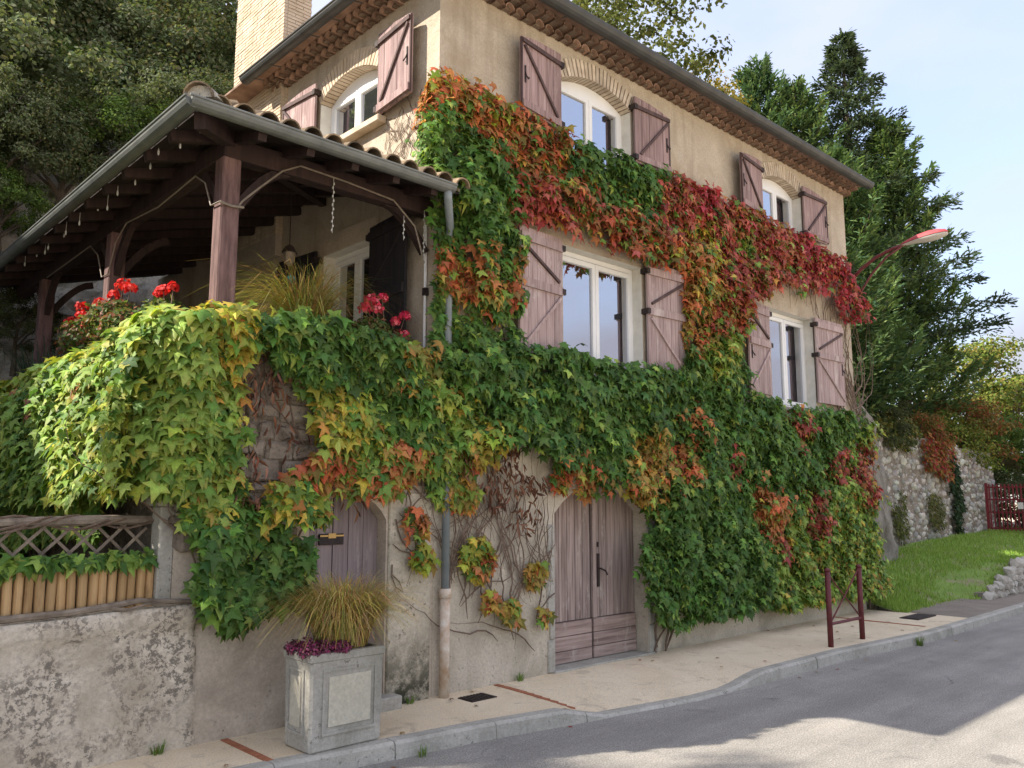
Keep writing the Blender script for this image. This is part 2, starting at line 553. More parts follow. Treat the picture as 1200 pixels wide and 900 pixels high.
def cloud(name, tv, tf, pos, basis, scale, cols, mat, parent, kind='stuff', tint=None, bend=0.0):
    """many small faces in one mesh: template tv/tf placed at pos with basis (N,3,3 columns) and scale"""
    tv = np.asarray(tv, float)
    pos, basis, cols = np.asarray(pos, float), np.asarray(basis, float), np.asarray(cols, float)
    scale = np.asarray(scale, float)
    N, n = len(pos), len(tv)
    off = np.array(world_off(parent)) if parent is not None else np.zeros(3)
    T = np.repeat(tv[None], N, 0)
    if bend:                 # every leaf folds, droops and narrows a little differently
        f1, f2, f3 = rng.normal(0, bend, (3, N, 1))
        T[:, :, 2] += f1 * np.abs(T[:, :, 0]) * 1.3 - np.abs(f2) * T[:, :, 1] ** 2 * 0.9 + f3 * T[:, :, 0] * T[:, :, 1]
        T[:, :, 0] *= 1 + 0.35 * f2
        T += rng.normal(0, 0.12 * bend, T.shape)
    P = np.einsum('nij,nkj->nki', basis, T) * scale[:, None, None] + (pos - off)[:, None, :]
    tri = np.asarray(tf, int)
    F = (tri[None] + (np.arange(N) * n)[:, None, None]).reshape(-1, tri.shape[1])
    me = bpy.data.meshes.new(name)
    me.vertices.add(N * n)
    me.vertices.foreach_set('co', P.reshape(-1).astype(np.float32))
    me.loops.add(F.size)
    me.loops.foreach_set('vertex_index', F.reshape(-1).astype(np.int32))
    me.polygons.add(len(F))
    me.polygons.foreach_set('loop_start', (np.arange(len(F)) * tri.shape[1]).astype(np.int32))
    me.polygons.foreach_set('loop_total', np.full(len(F), tri.shape[1], np.int32))
    at = me.attributes.new('col', 'FLOAT_COLOR', 'POINT')
    rgba = np.ones((N, n, 4), np.float32)
    rgba[:, :, :3] = cols[:, None, :] if tint is None else np.clip(cols[:, None, :] * (1 + (np.asarray(tint)[None] - 1) * rng.uniform(0.2, 1.5, (N, 1, 1))), 0.01, 0.8)
    at.data.foreach_set('color', rgba.reshape(-1))
    me.update(calc_edges=True)
    me.validate()
    me.materials.append(MATS[mat])
    o = bpy.data.objects.new(name, me)
    COL.objects.link(o)
    if parent is not None:
        o.parent = parent
    if kind:
        o['kind'] = kind
    return o


def unit(a):
    return a / np.maximum(np.linalg.norm(a, axis=-1, keepdims=True), 1e-9)


def bases(normal, tip):
    """columns x, y, z: z = normal, -y = tip direction made square to it"""
    z = unit(normal)
    y = -(tip - z * np.sum(tip * z, -1, keepdims=True))
    y = unit(y)
    x = np.cross(y, z)
    return np.stack([x, y, z], axis=2)


def nz(p, s=1.0, o=0.0):
    return noise.noise(Vector((p[0] * s + o, p[1] * s + o * 1.7, p[2] * s - o)))


def wall_with_holes(name, mat, parent, outer, holes, mapf, depth_vec, reveal_mat=None, open_arch=False):
    """flat wall face with openings; mapf turns (u, v) into a point; reveals run back by depth_vec"""
    mb = MB()
    polys = [[Vector((u, v, 0)) for u, v in outer]] + [[Vector((u, v, 0)) for u, v in h] for h in holes]
    flat = [p for q in polys for p in q]
    tris = tessellate_polygon(polys)
    mb.v = [mapf(p.x, p.y) for p in flat]
    mb.f = [tuple(t) for t in tris]
    o = mb.build(name, mat, parent)
    bm = bmesh.new()
    bm.from_mesh(o.data)
    bmesh.ops.recalc_face_normals(bm, faces=bm.faces[:])
    bm.to_mesh(o.data)
    bm.free()
    dv = Vector(depth_vec)
    for h in holes:
        rv = MB()
        for i in range(len(h)):
            if open_arch and len(h) > 4 and 2 <= i < len(h) - 1:
                continue     # the soffit is left to the brick arch
            a, c = Vector(mapf(*h[i])), Vector(mapf(*h[(i + 1) % len(h)]))
            rv.quad(a, c, c + dv, a + dv)
        rv.build('reveal', reveal_mat or mat, parent)
    return o


def arch_pts(u0, u1, spring, rise, n=10):
    """top edge of a segmental arch from u1 to u0"""
    c = (u0 + u1) / 2
    hw = (u1 - u0) / 2
    rad = (hw * hw + rise * rise) / (2 * rise)
    cz = spring + rise - rad
    a = math.asin(min(1, hw / rad))
    return [(c + rad * math.sin(a * (1 - 2 * i / n)), cz + rad * math.cos(a * (1 - 2 * i / n))) for i in range(n + 1)]

# ------------------------------------------------------------------ the ground


def sm(t):
    t = max(0.0, min(1.0, t))
    return t * t * (3 - 2 * t)


KERB = [(-60, -1.6), (-8, -0.75), (-3.2, -0.85), (-2.14, -0.92), (-1.32, -1.02), (-0.34, -1.12), (0.63, -1.30), (1.17, -1.38), (2.23, -1.56), (3.65, -1.60), (5.39, -1.60), (7.89, -1.80), (12.74, -1.72), (60, -1.7)]


def kerb_y(x):
    for (a, ya), (b, yb) in zip(KERB, KERB[1:]):
        if x <= b:
            return ya + (yb - ya) * (x - a) / (b - a)
    return KERB[-1][1]


def drop(x):
    return 0.105 * min(sm((x - 0.55) / 0.5), 1 - sm((x - 2.75) / 0.8))


def grid_mesh(xs, ys, zf, name, mat, kind='structure', smooth=True):
    mb = MB()
    nx = len(xs)
    for y in ys:
        for x in xs:
            mb.v.append((x, y, zf(x, y)))
    for j in range(len(ys) - 1):
        for i in range(nx - 1):
            a = j * nx + i
            mb.f.append((a, a + 1, a + nx + 1, a + nx))
    o = mb.build(name, mat, None, smooth)
    o['kind'] = kind
    return o


def frange(a, b, n):
    return [a + (b - a) * i / n for i in range(n + 1)]


mb = MB()
mb.quad((-900, -900, -0.25), (900, -900, -0.25), (900, 900, -0.25), (-900, 900, -0.25))
tag(mb.build('ground', 'gravel_resin'), kind='structure')  # pale gravel picked so the unseen ground bounces sunlight onto the house front
mb = MB()
mb.quad((-80, -9.5, -0.13), (80, -9.5, -0.13), (80, -0.4, -0.13), (-80, -0.4, -0.13))
tag(mb.build('road', 'asphalt'), kind='structure')

# pavement sheet, dips to the road in front of the garage door
KW = 0.15
mb = MB()
xs = [-14, -10, -8, -6, -5] + frange(-4.4, 9.9, 110)
rows = 8
for x in xs:
    yk = kerb_y(x) + KW - 0.01
    for j in range(rows + 1):
        t = j / rows
        y = 0.03 + (yk - 0.03) * t
        mb.v.append((x, y, -drop(x) * t * t + 0.006 * nz((x, y, 0), 1.4)))
for i in range(len(xs) - 1):
    for j in range(rows):
        a = i * (rows + 1) + j
        mb.f.append((a, a + 1, a + rows + 2, a + rows + 1))
pavement = mb.build('pavement', 'gravel_resin', None, True)
tag(pavement, kind='structure')
# the older asphalt pavement that carries on past the house
mb = MB()
xs2 = [9.9, 11, 13, 16, 20, 30, 60]
for x in xs2:
    mb.v += [(x, -0.55, 0.012), (x, kerb_y(x) + KW - 0.01, 0.002)]
for i in range(len(xs2) - 1):
    a = 2 * i
    mb.f.append((a, a + 1, a + 3, a + 2))
tag(mb.build('footpath', 'old_pavement'), kind='structure')

# kerb stones, one by one
x = -9.0
k = 0
while x < 22:
    L = 0.98 if x < 9 else 1.4
    a, c = x + 0.004, x + L - 0.004
    mb = MB()
    jog = random.uniform(-0.006, 0.006)
    for s in range(5):
        xx = a + (c - a) * s / 4
        yy, z = kerb_y(xx), -drop(xx) + 0.006
        mb.v += [(xx, yy + jog, -0.24), (xx, yy + jog + 0.012, z - 0.025), (xx, yy + jog + 0.035, z), (xx, yy + KW, z), (xx, yy + KW, -0.24)]
    for s in range(4):
        for i in range(4):
            mb.f.append((5 * s + i, 5 * s + i + 1, 5 * s + i + 6, 5 * s + i + 5))
    mb.f += [(4, 3, 2, 1, 0), (20, 21, 22, 23, 24)]
    mb.build('kerb_stone', 'concrete', pavement)
    x += L

# terracotta strips let into the pavement, drain grate and covers
for xc, y0, y1 in ((-2.12, -0.02, -0.80), (0.83, -0.02, -1.12), (8.35, -0.05, -1.5)):
    n = 10
    for i in range(n):
        ya, yb = y0 + (y1 - y0) * i / n, y0 + (y1 - y0) * (i + 1) / n
        zt = -drop(xc) * ((0.5 * (ya + yb) - 0.03) / (kerb_y(xc) + KW - 0.04)) ** 2 + 0.008
        mb = MB().box(xc - 0.03, xc + 0.03, yb + 0.004, ya - 0.004, zt - 0.04, zt)
        mb.build('brick', 'terracotta_strip', pavement)
t = thing('drain_grate', 'square rusty drain cover set in the pavement by the drainpipe', 'grate', (0.31, -0.33, 0.0))
mb = MB()
mb.box(0.15, 0.47, -0.44, -0.22, -0.02, 0.009)
mb.build('plate', 'iron', t)
for i in range(7):
    MB().box(0.165 + i * 0.042, 0.19 + i * 0.042, -0.425, -0.235, 0.0, 0.016).build('bar', 'iron', t)
t = thing('manhole_cover', 'flat dark utility cover in the pavement beside the lawn', 'cover', (9.3, -1.0, 0.0))
MB().box(9.0, 9.75, -1.15, -0.85, -0.02, 0.016).build('frame', 'iron', t)
MB().box(9.05, 9.70, -1.11, -0.89, -0.01, 0.021).build('lid', 'iron', t)


# ------------------------------------------------------------------ lawn bank, hill and rock
def lawn_edge(x):
    return -0.72 - 0.2 * sm((x - 11.5) / 2)


def wall_y(x):
    return 1.9 + 0.06 * (x - 12) if x < 15 else 2.08 + 0.055 * (x - 15)


def lawn_z(x, y):
    ze = -0.04 + 0.55 * sm((x - 12.2) / 3.2)
    t = (y - lawn_edge(x)) / (wall_y(x) - lawn_edge(x))
    top = 0.62 + 0.35 * sm((x - 10) / 14)
    return ze + (top - ze) * sm(t * 0.9 + 0.05) + 0.05 * nz((x, y, 3), 0.9)


mb = MB()
xs = frange(9.75, 30, 60) + [34, 40, 50, 60]
rows = 22
for x in xs:
    y0 = lawn_edge(x)
    y1 = wall_y(x) + 0.3
    for j in range(rows + 1):
        y = y0 + (y1 - y0) * j / rows
        mb.v.append((x, y, lawn_z(x, y)))
for i in range(len(xs) - 1):
    for j in range(rows):
        a = i * (rows + 1) + j
        mb.f.append((a, a + rows + 1, a + rows + 2, a + 1))
lawn = mb.build('lawn', 'lawn_ground', None, True)
tag(lawn, kind='structure')


def hill_z(x, y):
    z = 3.7
    fx = 1 - sm((x - 4) / 9)
    climb = 5.0 * sm((y - 8.2) / 1.5) + 0.80 * max(0, min(y, 40) - 9.0)
    z = 3.7 + (climb - 2.2) * fx + 0.10 * max(0, y - 7) * (1 - fx)
    if x < -5.5:
        z += min(8, 0.85 * (-5.5 - x)) * sm((y + 3) / 6)
    return z + 0.5 * nz((x, y, 1), 0.35) + 0.2 * nz((x, y, 7), 1.1)


grid_mesh(frange(-45, 10.2, 60), frange(8.4, 70, 60), hill_z, 'hillside', 'hill_soil')
grid_mesh(frange(10.2, 90, 40), frange(3.0, 70, 45), hill_z, 'terrace_ground', 'hill_soil')
grid_mesh(frange(-45, -5.6, 30), frange(0.5, 8.4, 10), lambda x, y: hill_z(x, y) - 2.5 * (1 - sm((-5.6 - x) / 3)), 'side_slope', 'hill_soil')
grid_mesh(frange(-9, -2.55, 12), frange(0.25, 8.6, 12), lambda x, y: 1.02 + 0.12 * nz((x, y, 2), 1.3), 'garden_bed', 'soil')

# limestone cliff behind the porch
mb = MB()
xs, zs = frange(-10, 2.2, 90), frange(0.6, 8.2, 64)
for z in zs:
    for x in xs:
        q = (x, 0.4 * z, z * 1.6)
        d = 0.55 * nz(q, 0.45) + 0.32 * nz(q, 1.3, 5) + 0.16 * abs(nz(q, 3.1, 9)) + 0.07 * nz(q, 7, 2)
        mb.v.append((x, 7.9 + 0.10 * (z - 3) - d * 1.3, z))
nx = len(xs)
for j in range(len(zs) - 1):
    for i in range(nx - 1):
        a = j * nx + i
        mb.f.append((a, a + 1, a + nx + 1, a + nx))
tag(mb.build('rock_face', 'rock', None, False), kind='structure')

# ------------------------------------------------------------------ the house
house = thing('house', 'cream rendered two storey house with mauve shutters and a tiled porch, covered in creeper', 'house', (4.8, 2.2, 0))
D_ = 4.4


def PF(u, n, z):      # front wall: u along x, n outwards
    return (u, -n, z)


def PS(u, n, z):      # side wall: u along y, n outwards
    return (-n, u, z)


def ubox(mb, P, u0, u1, n0, n1, z0, z1):
    k = len(mb.v)
    mb.v += [P(u, n, z) for z in (z0, z1) for n in (n0, n1) for u in (u0, u1)]
    mb.f += [tuple(k + i for i in q) for q in ((0, 2, 3, 1), (4, 5, 7, 6), (0, 1, 5, 4), (2, 6, 7, 3), (0, 4, 6, 2), (1, 3, 7, 5))]
    return mb


def rect(u0, u1, z0, z1):
    return [(u0, z0), (u1, z0), (u1, z1), (u0, z1)]


def arched(u0, u1, z0, spring, rise):
    return [(u0, z0), (u1, z0)] + arch_pts(u0, u1, spring, rise)


W_LOW = [(1.93, 3.47), (6.76, 8.22)]
W_UP = [(1.93, 3.30), (6.74, 8.02)]
SPR, RIS = 7.16, 0.17
ZB = 2.45
garage_hole = arched(1.75, 3.45, -0.02, 1.76, 0.37)
wall_with_holes('wall', 'render_base', house, [(0, -0.2), (9.7, -0.2), (9.7, ZB), (0, ZB)], [garage_hole], lambda u, v: (u, 0, v), (0, 0.26, 0), 'render_base')
wall_with_holes('wall', 'render_cream', house, [(0, ZB), (9.7, ZB), (9.7, 7.95), (0, 7.95)],
                [rect(a, b_, 3.42, 5.0) for a, b_ in W_LOW] + [arched(a, b_, 6.2, SPR, RIS) for a, b_ in W_UP], lambda u, v: (u, 0, v), (0, 0.26, 0), 'reveal_white', True)
SIDE_W = (1.18, 2.50)
SIDE_D = (1.20, 2.30)
wall_with_holes('wall', 'render_cream', house, [(0, -0.2), (D_, -0.2), (D_, 7.95), (0, 7.95)],
                [arched(SIDE_W[0], SIDE_W[1], 6.36, 7.05, 0.19), rect(SIDE_D[0], SIDE_D[1], 3.0, 4.95)], lambda u, v: (0, u, v), (0.26, 0, 0), 'reveal_white', True)
mb = MB()
mb.quad((9.7, 0, -0.2), (9.7, D_, -0.2), (9.7, D_, 7.95), (9.7, 0, 7.95))
mb.quad((0, D_, -0.2), (9.7, D_, -0.2), (9.7, D_, 7.95), (0, D_, 7.95))
mb.quad((0, D_, 0.5), (0, 7.9, 0.5), (0, 7.9, 5.75), (0, D_, 5.75))
mb.build('wall', 'render_cream', house)
mb = MB()
mb.quad((0.01, 0.27, 5.6), (9.69, 0.27, 5.6), (9.69, D_ - 0.01, 5.6), (0.01, D_ - 0.01, 5.6))
mb.quad((0.01, 0.27, 2.9), (9.69, 0.27, 2.9), (9.69, D_ - 0.01, 2.9), (0.01, D_ - 0.01, 2.9))
mb.build('floor_slab', 'roof_board', house)


def window(P, u0, u1, z0, z1, arch=None, ndeep=-0.16):
    """white two-leaf casement; arch = (spring, rise)"""
    mid = (u0 + u1) / 2
    r = group_part('window', house, P(mid, ndeep, z0))
    if arch:
        out = arched(u0, u1, z0, arch[0], arch[1])
        ptop = arch[0] + 0.03
    else:
        out = rect(u0, u1, z0, z1)
        ptop = z1 - 0.07
    fw = 0.055
    mb = MB()
    ubox(mb, P, u0, u0 + fw, ndeep - 0.06, ndeep, z0, (arch[0] if arch else z1))
    ubox(mb, P, u1 - fw, u1, ndeep - 0.06, ndeep, z0, (arch[0] if arch else z1))
    ubox(mb, P, u0 + fw, u1 - fw, ndeep - 0.06, ndeep, z0, z0 + 0.06)
    if arch:
        top = [(u1 - 0.002, arch[0])] + arch_pts(u0, u1, arch[0], arch[1])[1:-1] + [(u0 + 0.002, arch[0])]
        low = []
        poly = [P(u, ndeep - 0.06, z) for u, z in top] + [P(u0 + 0.01, ndeep - 0.06, ptop - 0.02), P(u1 - 0.01, ndeep - 0.06, ptop - 0.02)][:0]
        mb.prism(poly, Vector(P(0, 0.06, 0)))
        ptop = arch[0] + 0.001
    else:
        ubox(mb, P, u0 + fw, u1 - fw, ndeep - 0.06, ndeep, z1 - 0.06, z1)
    mb.build('frame', 'pvc_white', r)
    for a, b_, s in ((u0 + fw, mid, 1), (mid, u1 - fw, -1)):
        st = 0.062
        mb = MB()
        o1, o2 = ndeep - 0.045, ndeep + 0.016
        ubox(mb, P, a + 0.003, a + st, o1, o2, z0 + 0.063, ptop - 0.003)
        ubox(mb, P, b_ - st, b_ - 0.003, o1, o2, z0 + 0.063, ptop - 0.003)
        ubox(mb, P, a + st, b_ - st, o1, o2, z0 + 0.063, z0 + 0.13)
        ubox(mb, P, a + st, b_ - st, o1, o2, ptop - 0.065, ptop - 0.003)
        mb.build('sash', 'pvc_white', r)
        mb = MB()
        ubox(mb, P, a + st - 0.005, b_ - st + 0.005, ndeep - 0.028, ndeep - 0.012, z0 + 0.125, ptop - 0.06)
        mb.build('pane', 'window_glass', r)
    return r


for a, b_ in W_LOW:
    window(PF, a, b_, 3.42, 5.0)
for a, b_ in W_UP:
    window(PF, a, b_, 6.2, 7.3, (SPR, RIS))
window(PS, SIDE_W[0], SIDE_W[1], 6.36, 7.2, (7.05, 0.19))
window(PS, SIDE_D[0], SIDE_D[1], 3.0, 4.95)
mb = MB()
ubox(mb, PS, 0.98, 2.6, 0.003, 0.13, 6.27, 6.352)
mb.build('sill', 'brick_warm', house, bevel=0.01)
mb = MB()
ubox(mb, PS, 1.06, 2.42, 0.003, 0.03, 4.955, 5.18)
mb.build('lintel', 'render_cream', house)


def shutter(P, u0, u1, z0, z1, hinge_low_u, arch=0.0, mat='shutter_wood', rail='shutter_rail', style='low', nb=5, open_deg=4.0):
    """ledged and braced shutter folded back against the wall; hinge_low_u: hinges are at u0"""
    r = group_part('shutter', house, P((u0 + u1) / 2, 0.05, z0))
    wdt = u1 - u0
    tn = math.tan(R(open_deg))
    th = 0.032

    def n_at(u):
        return 0.055 + ((u - u0) if hinge_low_u else (u1 - u)) * tn

    def top(u):            # curved top: high side at the hinge
        if not arch:
            return z1
        t = (u - u0) / wdt
        s = (1 - t) if not hinge_low_u else t
        # the shutter closes half an arch: lower at the hinge
        return z1 - arch * s * s

    Q = lambda u, dn, z: P(u, n_at(u) + dn, z)
    for i in range(nb):
        a = u0 + wdt * i / nb + 0.003
        c = u0 + wdt * (i + 1) / nb - 0.003
        dz = random.uniform(0, 0.006)
        dn = random.uniform(0, 0.003)
        mb = MB()
        pts = [Q(a, dn, z0 + dz), Q(c, dn, z0 + dz), Q(c, dn, top(c) - dz), Q((a + c) / 2, dn, top((a + c) / 2) - dz), Q(a, dn, top(a) - dz)]
        mb.prism(pts, Vector(P(0, th, 0)))
        mb.build('plank', mat, r)
    hgt = z1 - z0

    def bar(ua, za, ub, zb, hh, dn0, m, nm):
        mb = MB()
        du, dz = ub - ua, zb - za
        L = math.hypot(du, dz)
        pu, pz = -dz / L * hh / 2, du / L * hh / 2
        pts = [Q(ua + pu, dn0, za + pz), Q(ua - pu, dn0, za - pz), Q(ub - pu, dn0, zb - pz), Q(ub + pu, dn0, zb + pz)]
        mb.prism(pts, Vector(P(0, 0.026, 0)))
        mb.build(nm, m, r)

    f = th + 0.004
    hu, fu = (u0, u1) if hinge_low_u else (u1, u0)
    sg = 1 if hinge_low_u else -1
    if style == 'low':
        for zz in (z1 - 0.12, z0 + 0.56 * hgt):
            bar(u0 + 0.012, zz, u1 - 0.012, zz, 0.10, f, mat, 'ledge')
        bar(fu - sg * 0.03, z1 - 0.19, hu + sg * 0.07, z0 + 0.63 * hgt, 0.034, f, rail, 'brace')
        bar(hu + sg * 0.05, z0 + 0.50 * hgt, fu - sg * 0.05, z0 + 0.06 * hgt, 0.034, f, mat, 'brace')
        zs_ = (z1 - 0.12, z0 + 0.56 * hgt)
    else:
        zt = z1 - arch - 0.05
        bar(u0 + 0.012, zt, u1 - 0.012, zt, 0.05, f, rail, 'ledge')
        bar(u0 + 0.012, z0 + 0.07, u1 - 0.012, z0 + 0.07, 0.085, f, mat, 'ledge')
        bar(fu - sg * 0.05, zt - 0.05, hu + sg * 0.09, z0 + 0.13, 0.034, f, rail, 'brace')
        bar(fu - sg * 0.012, z0 + 0.01, fu - sg * 0.012, top(fu) - 0.01, 0.024, f - 0.02, rail, 'edge_strip')
        zs_ = (zt, z0 + 0.07)
    for zz in zs_:         # strap hinge and its pin
        mb = MB()
        ubox(mb, P, hu - 0.03, hu + 0.03, 0.0, n_at(hu) + f + 0.03, zz - 0.035, zz + 0.035)
        mb.build('hinge', 'iron', r)
    # hook on the free side
    mb = MB()
    uh = fu - sg * 0.07
    zz = z0 + 0.42 * hgt
    mb.tube([Q(uh, f, zz + 0.06), Q(uh, f + 0.02, zz), Q(uh + 0.03, f + 0.035, zz - 0.04), Q(uh + 0.05, f + 0.02, zz - 0.01)], 0.008, 5)
    ubox(mb, lambda u, n, z: Q(u, n, z), uh - 0.012, uh + 0.012, f, f + 0.008, zz - 0.08, zz + 0.13)
    mb.build('hook', 'iron', r)
    return r


# hinge side is next to the window; the free edge stands away from the wall
PALE = dict(mat='shutter_pale')
shutter(PF, 1.07, 1.83, 3.53, 5.02, False, **PALE)
shutter(PF, 3.48, 4.25, 3.55, 5.07, True, **PALE)
shutter(PF, 5.91, 6.62, 3.54, 4.96, False, **PALE)
shutter(PF, 8.16, 9.08, 3.55, 5.03, True, open_deg=2, **PALE)
shutter(PF, 1.06, 1.84, 6.40, 7.40, False, 0.10, style='up', open_deg=7)
shutter(PF, 3.29, 4.02, 6.42, 7.36, True, 0.10, style='up', open_deg=3)
shutter(PF, 5.80, 6.58, 6.42, 7.38, False, 0.10, style='up', open_deg=7)
shutter(PF, 7.96, 8.72, 6.42, 7.34, True, 0.10, style='up', open_deg=3)
shutter(PS, 0.32, 1.06, 6.36, 7.38, False, 0.08, style='up', open_deg=5)
shutter(PS, 2.50, 3.24, 6.38, 7.32, True, 0.08, style='up', open_deg=5)
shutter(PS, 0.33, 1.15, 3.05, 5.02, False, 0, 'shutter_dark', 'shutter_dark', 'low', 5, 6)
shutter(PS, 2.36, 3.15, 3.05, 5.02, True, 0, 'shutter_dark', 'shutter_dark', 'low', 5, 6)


# brick arches over the upper windows, brick by brick
def brick_arch(P, u0, u1, spring, rise, mat):
    r = group_part('brick_arch', house, P((u0 + u1) / 2, 0, spring))
    c, hw = (u0 + u1) / 2, (u1 - u0) / 2
    rad = (hw * hw + rise * rise) / (2 * rise)
    cz = spring + rise - rad
    a = math.asin(hw / rad)
    ring = [(rad + 0.006, t) for t in frange(-a, a, 14)] + [(rad + 0.222, t) for t in reversed(frange(-a, a, 14))]
    MB().prism([P(c + q * math.sin(t), 0.005, cz + q * math.cos(t)) for q, t in ring], Vector(P(0, -0.22, 0))).build('joint', 'dark_mortar', r)
    n = 21
    for i in range(n):
        t0, t1 = -a + 2 * a * i / n + 0.0022 * 3, -a + 2 * a * (i + 1) / n - 0.0022 * 3
        r0, r1 = rad + 0.002, rad + 0.23 + random.uniform(-0.006, 0.006)
        pr = 0.012 + random.uniform(0, 0.006)
        pts = [P(c + q * math.sin(t), pr, cz + q * math.cos(t)) for q, t in ((r0, t0), (r1, t0), (r1, t1), (r0, t1))]
        MB().prism(pts, Vector(P(0, -0.25, 0))).build('brick', mat, r)


for a, b_ in W_UP:
    brick_arch(PF, a, b_, SPR, RIS, 'brick')
brick_arch(PS, SIDE_W[0], SIDE_W[1], 7.05, 0.19, 'brick_warm')


# ---- doors
def arch_z(u, u0, u1, spring, rise):
    c, hw = (u0 + u1) / 2, (u1 - u0) / 2
    rad = (hw * hw + rise * rise) / (2 * rise)
    d = min(abs(u - c), hw)
    return spring + rise - rad + math.sqrt(max(0, rad * rad - d * d))


gd = group_part('garage_door', house, (2.6, 0.2, 0))
for lu0, lu1 in ((1.76, 2.585), (2.615, 3.44)):
    nb = 6
    for i in range(nb):
        a = lu0 + (lu1 - lu0) * i / nb + 0.004
        c = lu0 + (lu1 - lu0) * (i + 1) / nb - 0.004
        dn = random.uniform(-0.004, 0.004)
        pts = [(a, 0.20 + dn, 0.50), (c, 0.20 + dn, 0.50), (c, 0.20 + dn, arch_z(c, 1.75, 3.45, 1.76, 0.37)), (a, 0.20 + dn, arch_z(a, 1.75, 3.45, 1.76, 0.37))]
        MB().prism(pts, (0, 0.04, 0)).build('plank', 'garage_wood', gd)
    for z0, z1 in ((0.03, 0.16), (0.168, 0.325), (0.333, 0.49)):
        MB().box(lu0 + 0.004, lu1 - 0.004, 0.178, 0.24, z0, z1).build('plank', 'garage_rail', gd, bevel=0.004)
MB().box(1.76, 3.44, 0.245, 0.26, 0.0, 2.13).build('backing', 'iron', gd)
MB().box(2.60, 2.665, 0.165, 0.198, 0.5, 2.1).build('cover_strip', 'garage_wood', gd)
mb = MB().box(2.70, 2.745, 0.180, 0.197, 0.86, 1.26)
mb.tube([(2.722, 0.178, 1.08), (2.722, 0.14, 1.08), (2.80, 0.135, 1.05), (2.84, 0.14, 1.0)], 0.011, 6)
mb.build('handle', 'iron', gd)
MB().box(2.712, 2.735, 0.183, 0.197, 1.34, 1.40).build('keyhole', 'iron', gd)
MB().box(1.70, 3.52, -0.06, 0.26, -0.05, 0.022).build('threshold', 'concrete', house, bevel=0.008)
zz = 0.0
for k_, (hh, wl, wr) in enumerate(((0.36, 0.12, 0.17), (0.30, 0.09, 0.20), (0.34, 0.13, 0.15), (0.28, 0.10, 0.2), (0.36, 0.12, 0.16))):
    MB().box(1.748 - wl, 1.742, -0.022, 0.1, zz + 0.004, zz + hh - 0.004).build('jamb_stone', 'concrete', house, bevel=0.012)
    MB().box(3.458, 3.46 + wr, -0.022, 0.1, zz + 0.004, zz + hh - 0.004).build('jamb_stone', 'concrete', house, bevel=0.012)
    zz += hh

# ---- terrace under the porch with the small front door
DR = (-1.40, -0.57)
wall_with_holes('terrace_wall', 'render_smooth', house, [(-2.6, -0.2), (0, -0.2), (0, 2.05), (-2.6, 2.05)], [arched(DR[0], DR[1], 0.12, 1.72, 0.25)], lambda u, v: (u, 0.004, v), (0, 0.3, 0), 'render_smooth')
mb = MB()
mb.quad((-2.6, 0.004, 2.05), (0, 0.004, 2.05), (0, 0.004, 3.22), (-2.6, 0.004, 3.22))
mb.quad((-2.6, 0.004, -0.2), (-2.6, 8, -0.2), (-2.6, 8, 3.22), (-2.6, 0.004, 3.22))
mb.quad((-2.6, 0.004, 3.22), (0, 0.004, 3.22), (0, 0.26, 3.22), (-2.6, 0.26, 3.22))
mb.quad((-2.6, 0.26, 3.22), (-2.34, 0.26, 3.22), (-2.34, 8, 3.22), (-2.6, 8, 3.22))
mb.quad((-2.34, 0.26, 3.22), (0, 0.26, 3.22), (0, 0.26, 2.9), (-2.34, 0.26, 2.9))
mb.quad((-2.34, 0.26, 3.22), (-2.34, 8, 3.22), (-2.34, 8, 2.9), (-2.34, 0.26, 2.9))
mb.build('terrace_wall', 'rubble_dark', house)
MB().box(-2.34, 0.0, 0.26, 8.0, 2.75, 2.9).build('terrace_floor', 'concrete', house)
# stones showing in the terrace wall between the leaves
zz = 1.5
while zz < 3.2:
    hh = random.uniform(0.09, 0.21)
    xx = -2.58 - random.uniform(0, 0.1)
    while xx < -0.5:
        ww = random.uniform(0.10, 0.36)
        if zz > 2.0 or xx + ww < -1.5:
            mb = MB().box(xx + 0.008, min(xx + ww, -0.45) - 0.008, -0.028 - random.uniform(0, 0.03), 0.05, zz + 0.008, zz + hh - 0.008)
            mb.v = [(a + random.uniform(-0.03, 0.03), b2 + random.uniform(-0.02, 0.02), c + random.uniform(-0.028, 0.028)) for a, b2, c in mb.v]
            mb.build('stone', 'rubble_dark', house, bevel=0.028)
        xx += ww
    zz += hh
fd = group_part('front_door', house, (-0.98, 0.2, 0.12))
nb = 5
for i in range(nb):
    a = DR[0] + (DR[1] - DR[0]) * i / nb + 0.004
    c = DR[0] + (DR[1] - DR[0]) * (i + 1) / nb - 0.004
    dn = random.uniform(-0.004, 0.004)
    pts = [(a, 0.15 + dn, 0.13), (c, 0.15 + dn, 0.13), (c, 0.15 + dn, arch_z(c, DR[0], DR[1], 1.72, 0.25)), (a, 0.15 + dn, arch_z(a, DR[0], DR[1], 1.72, 0.25))]
    MB().prism(pts, (0, 0.04, 0)).build('plank', 'door_wood', fd)
MB().box(DR[0], DR[1], 0.20, 0.21, 0.12, 1.96).build('backing', 'iron', fd)
MB().box(-1.22, -0.96, 0.128, 0.148, 1.50, 1.60).build('letter_plate', 'iron', fd, bevel=0.004)
MB().box(-1.215, -0.965, 0.120, 0.129, 1.575, 1.59).build('letter_flap', 'brass', fd)
MB().box(-1.13, -1.05, 0.118, 0.128, 1.56, 1.605).build('letter_knocker', 'brass', fd)
MB().box(-1.50, -0.46, -0.16, 0.30, -0.05, 0.115).build('doorstep', 'concrete', house, bevel=0.012)
